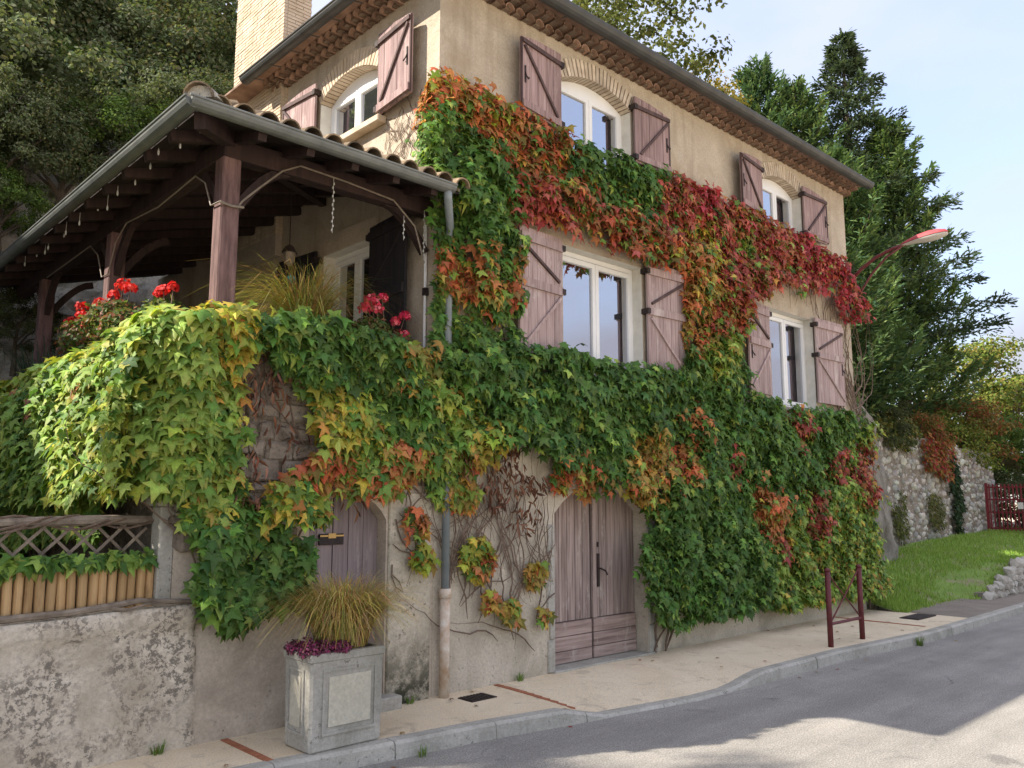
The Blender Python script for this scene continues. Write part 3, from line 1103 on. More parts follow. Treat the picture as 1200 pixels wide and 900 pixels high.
# rendered pier between the door and the drainpipe
mb = MB()
pts = [(-0.55, 0.0, -0.1), (-0.04, 0.0, -0.1), (-0.04, 0.0, 1.98), (-0.55, 0.0, 1.98)]
mb.prism([(x_, -0.022, z_) for x_, _, z_ in pts], (0, 0.1, 0))
mb.build('pier', 'render_mossy', house, bevel=0.01)

# ---- cornice of two rows of half-round tiles under the eaves


def half_tile(r0, r1, L, th=0.014, n=7):
    """half-round clay tile, open end at the origin, running back along +y"""
    mb = MB()
    for rr in (0, 1):
        for (ra, y) in ((r0, 0.0), (r1, L)):
            q = ra - (th if rr else 0)
            for j in range(n + 1):
                t = math.pi * j / n
                mb.v.append((math.cos(t) * q, y, math.sin(t) * q))
    m_ = n + 1
    for j in range(n):
        mb.f.append((j, j + 1, m_ + j + 1, m_ + j))
        mb.f.append((2 * m_ + j, 3 * m_ + j, 3 * m_ + j + 1, 2 * m_ + j + 1))
        mb.f.append((j, 2 * m_ + j, 2 * m_ + j + 1, j + 1))
    return mb


GEN = half_tile(0.074, 0.066, 0.36).mesh('cornice_tile')
GEN.materials.append(MATS['tile_clay'])
cor = group_part('cornice', house, (4.8, 0, 7.6))
ZC = 7.62
for row, (zr, yo) in enumerate(((ZC, 0.12), (ZC + 0.085, 0.24))):
    n = int((9.7 + yo * 2) / 0.165)
    for i in range(n):
        xx = -yo + 0.08 + i * 0.165
        link('tile', GEN, None, cor, (xx, -yo + random.uniform(-0.008, 0.008), zr), (R(random.uniform(-2, 2)), 0, 0))
    n = int((3.75 + yo) / 0.165)
    for i in range(n):
        yy = -yo + 0.08 + i * 0.165
        link('tile', GEN, None, cor, (-yo + random.uniform(-0.008, 0.008), yy, zr), (0, 0, -math.pi / 2))
for zr, yo in ((ZC + 0.002, 0.12), (ZC + 0.088, 0.24)):
    mb = MB()
    mb.box(-yo + 0.06, 9.72, -yo + 0.06, -0.003, zr + 0.012, zr + 0.082)
    mb.box(-yo + 0.06, -0.004, -0.004, 3.8, zr + 0.012, zr + 0.082)
    mb.build('mortar_bed', 'dark_mortar', cor)

# ---- main roof, hipped on the porch side
EZ = ZC + 0.175
roof = group_part('roof', house, (4.8, 2.2, EZ))
mb = MB()
e0, e1, ex0, ex1 = -0.42, D_ + 0.4, -0.42, 9.86
hw = (e1 - e0) / 2
rz = EZ + hw * 0.30
ym = (e0 + e1) / 2
mb.quad((ex0, e0, EZ), (ex1, e0, EZ), (ex1, ym, rz), (ex0 + hw, ym, rz))
mb.quad((ex0, e1, EZ), (ex0, e0, EZ), (ex0 + hw, ym, rz))
mb.quad((ex1, e1, EZ), (ex0, e1, EZ), (ex0 + hw, ym, rz), (ex1, ym, rz))
mb.quad((ex1, e0, EZ), (ex1, e1, EZ), (ex1, ym, rz))
mb.quad((ex0, e0, EZ - 0.03), (ex1, e0, EZ - 0.03), (ex1, e1, EZ - 0.03), (ex0, e1, EZ - 0.03))
for a, b_ in (((ex0, e0), (ex1, e0)), ((ex0, e0), (ex0, e1)), ((ex1, e0), (ex1, e1))):
    mb.quad((a[0], a[1], EZ - 0.03), (b_[0], b_[1], EZ - 0.03), (b_[0], b_[1], EZ), (a[0], a[1], EZ))
mb.build('roof_deck', 'tile_clay', roof)
COVER = half_tile(0.098, 0.082, 0.44).mesh('cover_tile')
COVER.materials.append(MATS['tile_mossy'])
for i in range(47):
    xx = ex0 + 0.12 + i * 0.215
    for k_ in range(2):
        link('tile', COVER, None, roof, (xx + random.uniform(-0.01, 0.01), e0 + 0.03 + k_ * 0.36, EZ + 0.005 + k_ * 0.36 * 0.30 + 0.012 * k_), (R(16.7), 0, R(random.uniform(-2, 2))))
for i in range(19):
    yy = e0 + 0.14 + i * 0.215
    for k_ in range(2):
        link('tile', COVER, None, roof, (ex0 + 0.03 + k_ * 0.36, yy, EZ + 0.005 + k_ * 0.36 * 0.30 + 0.012 * k_), (R(16.7), 0, -math.pi / 2))
mb = MB()
mb.half_pipe((-0.53, -0.44, ZC + 0.15), (9.86, -0.44, ZC + 0.15), 0.10)
for i in range(14):
    xx = 0.2 + i * 0.72
    mb.beam((xx, -0.44, ZC + 0.063), (xx, -0.30, ZC + 0.09), 0.025, 0.006)
mb.tube([(-0.53, -0.525, ZC + 0.15), (9.86, -0.525, ZC + 0.15)], 0.012, 6)
mb.build('gutter', 'zinc_dark', roof)
mb = MB()
mb.half_pipe((-0.44, 3.85, ZC + 0.15), (-0.44, -0.47, ZC + 0.15), 0.085)
mb.tube([(-0.525, 3.85, ZC + 0.15), (-0.525, -0.49, ZC + 0.15)], 0.012, 6)
for i in range(8):
    mb.beam((-0.44, 0.1 + i * 0.5, ZC + 0.063), (-0.28, 0.1 + i * 0.5, ZC + 0.09), 0.02, 0.006)
mb.build('gutter', 'zinc_dark', roof)

# ---- chimney of thin bricks at the back corner
ch = group_part('chimney', house, (0.1, 4.2, 5.5))
CX0, CX1, CY0, CY1 = -0.10, 0.33, 3.42, 4.97
MB().box(CX0 + 0.008, CX1 - 0.008, CY0 + 0.008, CY1 - 0.008, 5.2, 10.6).build('chimney_core', 'mortar', ch)
mb = MB()
zz, row = 5.5, 0
while zz < 10.6:
    y = CY0 - (0.12 if row % 2 else 0)
    while y < CY1:
        a, c = max(y, CY0), min(y + 0.24, CY1)
        if c - a > 0.03:
            pr = random.uniform(0, 0.006)
            mb.box(CX0 - pr, CX0 + 0.05, a + 0.004, c - 0.006, zz + 0.006, zz + 0.046)
        y += 0.24
    x = CX0 + 0.052 - (0.12 if row % 2 == 0 else 0)
    while x < CX1:
        a, c = max(x, CX0 + 0.052), min(x + 0.24, CX1)
        if c - a > 0.03:
            mb.box(a + 0.004, c - 0.006, CY0 - random.uniform(0, 0.005), CY0 + 0.05, zz + 0.006, zz + 0.046)
        x += 0.24
    zz += 0.052
    row += 1
tag(mb.build('brickwork', 'brick_warm', ch), kind='stuff')

# ---- porch roof
SL = 0.27
PX, PY, PZ = -2.74, -0.38, 5.08
PB = 7.6
pr_ = group_part('porch_roof', house, (-1.4, 3, PZ))


def pz(x, y):
    return PZ + SL * min(x - PX, y - PY)


h0 = (PX, PY, PZ)
hx = (0, PY + (0 - PX), PZ + SL * -PX)
mb = MB()
for dz in (0, -0.03):
    mb.quad((PX, PY, PZ + dz), (0, PY, PZ + dz), (hx[0], hx[1], hx[2] + dz))
    mb.quad((PX, PB, PZ + dz), (PX, PY, PZ + dz), (hx[0], hx[1], hx[2] + dz), (0, PB, hx[2] + dz))
mb.quad((PX, PY, PZ - 0.03), (0, PY, PZ - 0.03), (0, PY, PZ), (PX, PY, PZ))
mb.quad((PX, PB, PZ - 0.03), (PX, PY, PZ - 0.03), (PX, PY, PZ), (PX, PB, PZ))
mb.build('roof_deck', 'tile_mossy', pr_)
# ceiling boards under the deck
nbd = 14
for i in range(nbd):
    a, c = -PX * i / nbd + 0.006, -PX * (i + 1) / nbd - 0.006
    xa, xc = PX + a, PX + c
    dz = -0.035 - random.uniform(0, 0.006)
    pts = [(xa, PY + a, PZ + SL * a + dz), (xc, PY + c, PZ + SL * c + dz), (xc, PB, PZ + SL * c + dz), (xa, PB, PZ + SL * a + dz)]
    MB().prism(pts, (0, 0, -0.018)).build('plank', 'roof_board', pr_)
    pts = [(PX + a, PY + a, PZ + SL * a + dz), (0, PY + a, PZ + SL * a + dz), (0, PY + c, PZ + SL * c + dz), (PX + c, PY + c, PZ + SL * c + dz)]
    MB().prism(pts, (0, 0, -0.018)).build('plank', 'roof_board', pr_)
for i in range(13):
    y = 0.15 + i * 0.56
    x1 = min(0, PX + (y - PY))
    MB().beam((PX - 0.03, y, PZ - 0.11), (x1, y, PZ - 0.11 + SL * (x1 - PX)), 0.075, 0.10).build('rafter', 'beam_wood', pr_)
for i in range(5):
    x = -2.2 + i * 0.46
    y1 = PY + (x - PX)
    MB().beam((x, PY - 0.03, PZ - 0.11), (x, y1, PZ - 0.11 + SL * (y1 - PY)), 0.075, 0.10).build('rafter', 'beam_wood', pr_)
MB().beam((PX + 0.02, PY + 0.02, PZ - 0.13), (0, hx[1], hx[2] - 0.13), 0.10, 0.14).build('hip_rafter', 'beam_wood', pr_)
# cover tiles
for i in range(13):
    x = PX + 0.16 + i * 0.213
    L = x - PX
    k_ = 0
    while k_ * 0.36 < max(L, 0.2):
        y = PY - 0.05 + k_ * 0.36
        link('tile', COVER, None, pr_, (x + random.uniform(-0.012, 0.012), y, pz(x, PY + k_ * 0.36) + 0.006 + 0.010 * k_), (R(15.1), 0, R(random.uniform(-3, 3))))
        k_ += 1
for i in range(36):
    y = PY + 0.16 + i * 0.213
    for k_ in range(2):
        x = PX - 0.05 + k_ * 0.36
        if y - PY > k_ * 0.36:
            link('tile', COVER, None, pr_, (x, y + random.uniform(-0.012, 0.012), PZ + SL * k_ * 0.36 + 0.006 + 0.01 * k_), (R(15.1), 0, -math.pi / 2 + R(random.uniform(-3, 3))))
HIP = half_tile(0.125, 0.105, 0.44).mesh('hip_tile')
HIP.materials.append(MATS['tile_mossy'])
for k_ in range(9):
    s = -0.03 + k_ * 0.27
    link('hip_tile', HIP, None, pr_, (PX + s, PY + s, PZ + SL * s + 0.05 + 0.004 * k_), (R(10.8), 0, R(-45)))
MB().prism([(PX - 0.005 + 0.10 * math.cos(t), PY - 0.005 - 0.10 * math.cos(t), PZ + 0.052 + 0.10 * math.sin(t)) for t in frange(0, math.pi, 8)], (0.1, 0.1, 0.02)).build('hip_mortar', 'concrete', pr_)
# gutters of the porch
GZ = PZ - 0.03
mb = MB()
mb.half_pipe((PX - 0.12, PY - 0.09, GZ), (-0.18, PY - 0.09, GZ - 0.02), 0.075)
mb.tube([(PX - 0.14, PY - 0.165, GZ + 0.003), (-0.18, PY - 0.165, GZ - 0.017)], 0.011, 6)
mb.build('gutter', 'zinc', pr_)
mb = MB()
mb.half_pipe((PX - 0.09, PB, GZ), (PX - 0.09, PY - 0.12, GZ), 0.075)
mb.tube([(PX - 0.165, PB, GZ + 0.003), (PX - 0.165, PY - 0.14, GZ + 0.003)], 0.011, 6)
for i in range(15):
    y = 0.1 + 0.5 * i
    mb.beam((PX - 0.17, y, GZ + 0.012), (PX + 0.03, y, GZ + 0.02), 0.022, 0.005)
mb.build('gutter', 'zinc', pr_)
# downpipe
dp = group_part('downpipe', house, (0.09, -0.08, 0))
mb = MB()
mb.tube([(-0.24, PY - 0.09, GZ - 0.07), (-0.23, PY - 0.08, GZ - 0.14), (0.06, -0.14, GZ - 0.30), (0.09, -0.085, GZ - 0.42), (0.09, -0.085, 1.0)], 0.042, 10)
for z in (4.3, 3.1, 1.9):
    mb.tube([(0.09, -0.085, z), (0.09, -0.085, z + 0.03)], 0.048, 10)
mb.build('pipe', 'pipe_grey', dp, True)
mb = MB()
mb.tube([(0.09, -0.085, 0.0), (0.09, -0.085, 0.99)], 0.052, 10)
mb.tube([(0.09, -0.085, 0.95), (0.09, -0.085, 1.04)], 0.064, 10)
mb.build('cast_iron_boot', 'pipe_rusty', dp, True)

# posts, beams and braces
POSTS = [(-2.25, 0.13), (-2.25, 3.0), (-2.25, 5.75)]
for x, y in POSTS:
    mb = MB().box(x - 0.085, x + 0.085, y - 0.085, y + 0.085, 3.18, 4.90)
    mb.build('post', 'post_wood', house, bevel=0.012)
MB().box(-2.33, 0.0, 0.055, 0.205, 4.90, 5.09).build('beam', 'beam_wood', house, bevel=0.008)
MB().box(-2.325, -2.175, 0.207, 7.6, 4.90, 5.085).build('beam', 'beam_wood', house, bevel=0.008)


def brace(x, y, dx, dy, zb=4.42):
    pts = []
    for i in range(7):
        t = i / 6
        s = 0.05 + 0.52 * t
        z = zb + (4.93 - zb) * (1 - (1 - t) ** 1.7)
        pts.append((x + dx * s, y + dy * s, z))
    mb = MB()
    for p, q in zip(pts, pts[1:]):
        mb.beam(p, q, 0.07, 0.085)
    mb.build('brace', 'beam_wood', house)


brace(-2.25, 0.13, 1, 0)
brace(-2.25, 0.13, 0, 1)
for x, y in POSTS[1:]:
    brace(x, y, 0, 1)
    brace(x, y, 0, -1)
    brace(x, y, 1, 0)
brace(-0.02, 0.13, -1, 0, 4.5)

# string of light bulbs and the cable that follows beam and braces
sl = thing('string_light', 'thin pale light cable looped along the porch beam and posts', 'string light', (-2.25, 0.0, 4.4))
mb = MB()
pts = [(-0.15, 0.02, 4.35), (-0.28, 0.02, 4.72), (-0.55, 0.02, 4.93), (-1.1, 0.03, 4.98), (-1.6, 0.03, 5.0), (-1.78, 0.03, 4.90), (-2.0, 0.02, 4.68), (-2.15, 0.03, 4.52), (-2.2, 0.03, 4.44)]
mb.tube(pts, 0.009, 5)
mb.tube([(-2.36, 0.02, 4.46), (-2.25, 0.028, 4.45), (-2.14, 0.02, 4.46)], 0.013, 5)
mb.tube([(-2.36, 0.02, 4.46), (-2.36, 0.2, 4.47), (-2.36, 0.35, 4.72), (-2.35, 0.6, 4.86), (-2.35, 1.5, 4.80), (-2.35, 2.4, 4.86), (-2.35, 2.7, 4.72), (-2.35, 2.9, 4.4), (-2.35, 3.1, 4.4), (-2.35, 3.3, 4.7), (-2.35, 3.6, 4.88), (-2.35, 5.4, 4.85)], 0.008, 5)
mb.build('cable', 'cable', sl)
for x, z0 in ((-1.25, 4.98), (-0.42, 4.80), (-0.16, 4.92)):
    mb = MB()
    n = 12 if x < -1 or x > -0.3 else 5
    for i in range(n):
        z = z0 - 0.05 - i * 0.042
        mb.tube([(x + 0.006 * (-1) ** i, 0.02, z), (x + 0.006 * (-1) ** i, 0.02, z - 0.022)], [0.006, 0.009], 5)
    mb.tube([(x, 0.02, z0), (x, 0.02, z0 - 0.05 - n * 0.042)], 0.0025, 4)
    mb.build('bulb_strand', 'bulb', sl)
t = thing('icicle_light', 'row of small white bulbs hanging under the porch side gutter', 'string light', (PX, 2.4, 4.95))
for i in range(15):
    y = -0.15 + i * 0.38 + random.uniform(-0.06, 0.06)
    z = PZ - 0.06 - random.uniform(0.02, 0.14)
    x = PX + 0.03 + random.uniform(0, 0.12)
    mb = MB().tube([(x, y, z + 0.02), (x, y, z - 0.005), (x, y, z - 0.03), (x, y, z - 0.04)], [0.003, 0.010, 0.009, 0.003], 6)
    mb.tube([(x, y, PZ - 0.06), (x, y, z + 0.02)], 0.003, 4)
    mb.build('bulb', 'bulb', t)
# pendant lantern hung in the porch
t = thing('pendant_lamp', 'small dark lantern hanging from the porch ceiling by a cord', 'lamp', (-0.9, 1.5, 4.45))
MB().tube([(-0.9, 1.5, 5.45), (-0.9, 1.5, 4.72)], 0.006, 5).build('cord', 'iron', t)
MB().tube([(-0.9, 1.5, 4.73), (-0.9, 1.5, 4.70), (-0.9, 1.5, 4.64), (-0.9, 1.5, 4.63)], [0.01, 0.05, 0.085, 0.085], 8).build('shade', 'iron', t)
MB().tube([(-0.9, 1.5, 4.63), (-0.9, 1.5, 4.52), (-0.9, 1.5, 4.48)], [0.07, 0.055, 0.01], 8).build('glass', 'grey_wood', t)
# white conduit by the corner
mb = MB().tube([(-0.03, 0.16, 3.2), (-0.03, 0.16, 4.82)], 0.016, 6)
mb.build('conduit', 'pvc_white', house)
MB().box(-0.06, -0.012, 0.12, 0.17, 4.05, 4.13).build('junction_box', 'iron', house)

# ------------------------------------------------------------------ garden wall, fence and edging beside the terrace
gw = thing('garden_wall', 'low lichen-stained rendered garden wall along the pavement beside the terrace', 'wall', (-5.5, 0.15, 0))
mb = MB()
nxx, nzz = 110, 26
for j in range(nzz + 1):
    for i in range(nxx + 1):
        x = -9 + (9 - 2.34) * i / nxx
        top = 1.04 + 0.03 * nz((x, 0, 0), 1.7) + 0.05 * sm((x + 4) / 1.5)
        z = -0.1 + (top + 0.1) * j / nzz
        y = -0.022 + 0.012 * nz((x, 0, z), 2.0) + 0.006 * nz((x, 1, z), 9) - (0.03 + 0.02 * nz((x, 4, 0), 3)) * sm((z - top + 0.16) / 0.03)
        if i == nxx:
            x += 0.16 * nz((1, 2, z), 2.2) + 0.05 * nz((1, 2, z), 9)
            y += 0.02
        mb.v.append((x, y, z))
for j in range(nzz):
    for i in range(nxx):
        a = j * (nxx + 1) + i
        mb.f.append((a, a + 1, a + nxx + 2, a + nxx + 1))
b0 = nzz * (nxx + 1)
k0 = len(mb.v)
for i in range(nxx + 1):
    x, y, z = mb.v[b0 + i]
    mb.v.append((x, 0.32, z + 0.02))
for i in range(nxx):
    mb.f.append((b0 + i, b0 + i + 1, k0 + i + 1, k0 + i))
mb.build('wall_body', 'render_lichen', gw, True)

t = thing('log_edging', 'row of upright half-round wooden logs along the garden wall top', 'edging', (-3.7, 0.1, 1.06))
x = -2.74
i = 0
while x > -4.9:
    wdt = random.uniform(0.060, 0.072)
    h = 1.42 + random.uniform(-0.012, 0.012) + 0.01 * math.sin(x * 3)
    mb = MB()
    n = 6
    ring = [(x - wdt / 2 + wdt / 2 * (1 - math.cos(math.pi * j / n)), 0.10 - 0.042 * math.sin(math.pi * j / n)) for j in range(n + 1)]
    lean = random.uniform(-0.008, 0.008)
    mb.v = [(a, b2, 1.07) for a, b2 in ring] + [(a + lean, b2, h - 0.006) for a, b2 in ring] + [(a + lean + (x - a) * 0.12, b2 + 0.006, h) for a, b2 in ring]
    m_ = n + 1
    for j in range(n):
        mb.f += [(j, j + 1, m_ + j + 1, m_ + j), (m_ + j, m_ + j + 1, 2 * m_ + j + 1, 2 * m_ + j)]
    mb.f.append(tuple(2 * m_ + j for j in range(m_)))
    mb.f.append((0, m_, 2 * m_, 3 * m_ - 1, 2 * m_ - 1, m_ - 1))
    mb.build('log', 'log_wood', t)
    x -= wdt + 0.004
MB().box(-4.9, -2.70, 0.145, 0.165, 1.07, 1.36).build('backing_board', 'grey_wood', t)

t = thing('lattice_fence', 'weathered diamond lattice fence panel behind the wooden logs', 'fence', (-3.8, 0.25, 1.1))
z0, z1 = 1.12, 1.72
xs_ = frange(-4.9, -2.72, 18)
for i in range(16):
    for s in (1, -1):
        xa = -5.4 + i * 0.19
        xb = xa + 0.6
        pa, pb = (xa, z0 if s > 0 else z1), (xb, z1 if s > 0 else z0)
        # clip to the panel
        t0 = max(0.0, (-4.9 - pa[0]) / (pb[0] - pa[0]))
        t1 = min(1.0, (-2.74 - pa[0]) / (pb[0] - pa[0]))
        if t1 - t0 < 0.08:
            continue
        q0 = (pa[0] + (pb[0] - pa[0]) * t0, pa[1] + (pb[1] - pa[1]) * t0)
        q1 = (pa[0] + (pb[0] - pa[0]) * t1, pa[1] + (pb[1] - pa[1]) * t1)
        yy = 0.22 if s > 0 else 0.232
        MB().beam((q0[0], yy, q0[1]), (q1[0], yy, q1[1]), 0.009, 0.022).build('slat', 'grey_wood', t)
mb = MB()
pts = [(x, 0.21 + 0.012 * nz((x, 0, 0), 2), 1.745 + 0.012 * nz((x, 3, 0), 1.5)) for x in frange(-5.0, -2.68, 14)]
mb.tube(pts, [0.038 + 0.006 * nz(p, 5) for p in pts], 8)
mb.build('top_rail', 'grey_wood', t)
for k_ in range(7):        # old creeper stems wound round the rail
    x0 = random.uniform(-4.8, -3.4)
    L = random.uniform(0.6, 1.1)
    ph = random.uniform(0, 6)
    pts = [(x0 + L * q / 9, 0.20 - 0.045 * math.cos(ph + q * 0.8), 1.745 + 0.05 * math.sin(ph + q * 0.8) - 0.01 * k_ * (q / 9) ** 2) for q in range(10)]
    MB().tube(pts, 0.009, 5).build('wound_stem', 'stem_bark', t)

t = thing('concrete_post', 'squat grey concrete gatepost with a cap at the fence end', 'post', (-2.62, 0.12, 1.05))
MB().box(-2.71, -2.53, 0.02, 0.20, 1.05, 1.86).build('shaft', 'concrete', t, bevel=0.012)
mb = MB()
mb.prism([(-2.75, -0.02, 1.862), (-2.49, -0.02, 1.862), (-2.49, -0.02, 1.93), (-2.55, -0.02, 1.965), (-2.69, -0.02, 1.965), (-2.75, -0.02, 1.93)], (0, 0.26, 0))
mb.build('cap', 'concrete', t)
mb = MB()
pts = [(-5.0, -0.0, 1.10), (-4.2, -0.01, 1.11), (-3.75, -0.02, 1.09), (-3.35, -0.025, 1.10), (-3.05, -0.03, 1.125), (-2.85, -0.03, 1.15), (-2.7, -0.03, 1.13), (-2.4, -0.03, 1.11), (-2.2, -0.04, 1.13)]
mb.tube(pts, [0.03, 0.028, 0.028, 0.025, 0.027, 0.022, 0.02, 0.018, 0.012], 7)
mb.tube([(-3.1, -0.03, 1.12), (-2.95, -0.06, 1.09), (-2.8, -0.05, 1.12), (-2.6, -0.06, 1.10)], [0.014, 0.012, 0.010, 0.006], 6)
tag(mb.build('creeper_branch', 'grey_wood'), 'bare woody creeper branch lying along the garden wall top', 'branch')

# ------------------------------------------------------------------ concrete planter on the pavement
pl = thing('planter', 'grey concrete planter box with pale inset panels standing on the pavement', 'planter', (-1.52, -0.68, 0))


def taper_box(x0, x1, y0, y1, z0, z1, g):
    mb = MB()
    mb.v = [(x0 + g, y0 + g, z0), (x1 - g, y0 + g, z0), (x1 - g, y1 - g, z0), (x0 + g, y1 - g, z0), (x0, y0, z1), (x1, y0, z1), (x1, y1, z1), (x0, y1, z1)]
    mb.f = [(3, 2, 1, 0), (4, 5, 6, 7), (0, 1, 5, 4), (1, 2, 6, 5), (2, 3, 7, 6), (3, 0, 4, 7)]
    return mb


px0, px1, py0, py1 = -1.86, -1.19, -0.90, -0.48
taper_box(px0, px1, py0, py1, 0.0, 0.70, 0.012).build('box', 'concrete', pl, bevel=0.02)
taper_box(px0 - 0.012, px1 + 0.012, py0 - 0.012, py1 + 0.012, 0.665, 0.735, 0.004).build('rim', 'concrete', pl, bevel=0.014)
# corner pilasters, raised frame and inset panel on the front and the side
for a, c in ((px0 + 0.125, px1 - 0.095),):
    for u0, u1, z0, z1 in ((a - 0.02, c + 0.02, 0.595, 0.615), (a - 0.02, c + 0.02, 0.125, 0.145), (a - 0.02, a, 0.145, 0.595), (c, c + 0.02, 0.145, 0.595)):
        MB().box(u0, u1, py0 - 0.006, py0 + 0.03, z0, z1).build('moulding', 'concrete', pl)
    MB().box(a + 0.035, c - 0.035, py0 - 0.003, py0 + 0.03, 0.185, 0.555).build('panel', 'concrete_light', pl)
a, c = py0 + 0.12, py1 - 0.09
for u0, u1, z0, z1 in ((a - 0.02, c + 0.02, 0.595, 0.615), (a - 0.02, c + 0.02, 0.125, 0.145), (a - 0.02, a, 0.145, 0.595), (c, c + 0.02, 0.145, 0.595)):
    MB().box(px0 - 0.006, px0 + 0.03, u0, u1, z0, z1).build('moulding', 'concrete', pl)
MB().box(px0 - 0.003, px0 + 0.03, a + 0.03, c - 0.03, 0.185, 0.555).build('panel', 'concrete_light', pl)
MB().box(px0 + 0.05, px1 - 0.05, py0 + 0.05, py1 - 0.05, 0.60, 0.738).build('earth', 'soil', pl)


# ------------------------------------------------------------------ grasses and flowers
def blades(name, label, cat, base, n, length, spread, cols, rad, droop=1.0, mat='leaf', wid=0.006):
    r = thing(name, label, cat, base)
    P, Fc, C = [], [], []
    for i in range(n):
        a = random.uniform(0, 2 * math.pi)
        rr = rad * math.sqrt(random.random())
        p = Vector((base[0] + rr * math.cos(a) * 1.0, base[1] + rr * math.sin(a) * 0.8, base[2]))
        a2 = a + random.uniform(-0.9, 0.9)
        sp = spread * (0.15 + random.random() ** 0.8)
        L = length * random.choice((random.uniform(0.65, 1.1), random.uniform(0.35, 1.2)))
        d = Vector((math.cos(a2), math.sin(a2), 0))
        side = Vector((-d.y, d.x, 0)).lerp(Vector((0, 0, 0.3)), 0.2)
        c = random.choice(cols)
        c = [q * random.uniform(0.75, 1.25) for q in c]
        k_ = len(P)
        dr = droop * random.uniform(0.5, 1.5)
        ns = 5
        for j in range(ns + 1):
            t_ = j / ns
            h = L * (math.sin(t_ * 1.5) * 0.95 - dr * sp * 0.55 * t_ ** 2.6)
            q = p + d * (L * sp * t_ ** 1.5) + Vector((0, 0, h))
            ww = wid * (1 - 0.85 * t_)
            P += [tuple(q - side * ww), tuple(q + side * ww)]
            C += [c, c]
        for j in range(ns):
            b2 = k_ + 2 * j
            Fc.append((b2, b2 + 1, b2 + 3, b2 + 2))
    me = bpy.data.meshes.new('blades')
    off = Vector(base)
    me.from_pydata([tuple(Vector(p) - off) for p in P], [], Fc)
    at = me.attributes.new('col', 'FLOAT_COLOR', 'POINT')
    at.data.foreach_set('color', np.array([list(c) + [1] for c in C], np.float32).reshape(-1))
    me.materials.append(MATS[mat])
    o = bpy.data.objects.new('blades', me)
    COL.objects.link(o)
    o.parent = r
    o['kind'] = 'stuff'
    return r


STRAW = [(0.40, 0.31, 0.10), (0.33, 0.27, 0.08), (0.50, 0.38, 0.17), (0.27, 0.24, 0.06), (0.40, 0.26, 0.11)]
blades('ornamental_grass', 'straw-coloured tufted grass growing in the concrete planter', 'grass', (-1.46, -0.68, 0.72), 2200, 0.66, 0.95, STRAW, 0.21)
blades('porch_grass', 'long wispy green and straw grass at the porch edge', 'grass', (-1.36, 0.30, 3.42), 1300, 0.80, 1.0, STRAW[:2] + [(0.16, 0.20, 0.045), (0.33, 0.24, 0.09)], 0.17)
RHOMB = [(0, 0, 0), (0.34, -0.5, 0.06), (0, -1, -0.06), (-0.34, -0.5, 0.06)]
RHOMB_F = [(0, 1, 2), (0, 2, 3)]
MAPLE = [(0, -0.36, 0.03), (0, -0.05, 0), (0.16, 0.06, -0.02), (0.44, 0.04, -0.10), (0.31, -0.21, -0.01), (0.60, -0.48, -0.16), (0.23, -0.51, -0.01), (0, -1.0, -0.17),
         (-0.23, -0.51, -0.01), (-0.60, -0.48, -0.16), (-0.31, -0.21, -0.01), (-0.44, 0.04, -0.10), (-0.16, 0.06, -0.02)]
LEAF_TINT = [(1.18, 1.2, 1.15), (1.05, 1.1, 1.05), (1.0, 1.0, 1.0), (1.05, 0.80, 0.85), (1.0, 1.0, 1.0), (1.08, 0.76, 0.80), (1.0, 1.0, 1.0), (1.08, 0.74, 0.78), (1.0, 1.0, 1.0), (1.08, 0.76, 0.80), (1.0, 1.0, 1.0), (1.05, 0.80, 0.85), (1.0, 1.0, 1.0)]
MAPLE_F = [(0, i, i + 1) for i in range(1, 12)] + [(0, 12, 1)]
DRYV = [(0, 0, 0), (0.10, -0.3, 0.10), (0.05, -0.7, 0.06), (0, -1, -0.1), (-0.12, -0.6, 0.10), (-0.10, -0.25, 0.12), (0.0, -0.5, -0.08)]
DRYF = [(0, 1, 6), (1, 2, 6), (2, 3, 6), (3, 4, 6), (4, 5, 6), (5, 0, 6)]


def jcols(base, n, var=0.25):
    base = np.asarray(base, float)
    ix = rng.integers(0, len(base), n)
    return base[ix] * rng.uniform(1 - var, 1 + var, (n, 1)) * rng.uniform(0.94, 1.06, (n, 3))


def ball_leaves(name, parent, c, rad, n, size, cols, mat='leaf', flat=1.0, tv=RHOMB, tf=RHOMB_F):
    d = unit(rng.normal(size=(n, 3)))
    d[:, 2] *= flat
    r = rng.uniform(0.45, 1.0, (n, 1)) ** 0.6
    pos = np.asarray(c) + d * r * np.asarray(rad)
    nr = d + rng.normal(size=(n, 3)) * 0.55 + np.array([0, 0, 0.35])
    tip = rng.normal(size=(n, 3)) + np.array([0, 0, -0.4])
    return cloud(name, tv, tf, pos, bases(nr, tip), rng.uniform(0.7, 1.25, n) * size, jcols(cols, n), mat, parent)


# heather at the planter's edge
t = thing('heather', 'low mauve heather spilling over the planter rim', 'heather', (-1.72, -0.72, 0.74))
for k_, (dx, dy, rr) in enumerate(((-0.06, 0.05, 0.11), (0.03, -0.07, 0.11), (0.15, -0.12, 0.085), (-0.11, -0.08, 0.10), (-0.12, 0.13, 0.08))):
    ball_leaves('flower_clump', t, (-1.72 + dx, -0.74 + dy, 0.76), (rr, rr, rr * 0.72), 500, 0.024, [(0.30, 0.05, 0.14), (0.20, 0.04, 0.11), (0.38, 0.12, 0.2), (0.10, 0.045, 0.05)], 'petal')
t = thing('dried_heather', 'brownish mauve sprigs drooping from the planter toward the door', 'heather', (-1.26, -0.64, 0.74))
ball_leaves('sprig', t, (-1.25, -0.62, 0.80), (0.10, 0.12, 0.09), 420, 0.022, [(0.16, 0.07, 0.09), (0.22, 0.12, 0.10), (0.10, 0.06, 0.05)], 'petal')


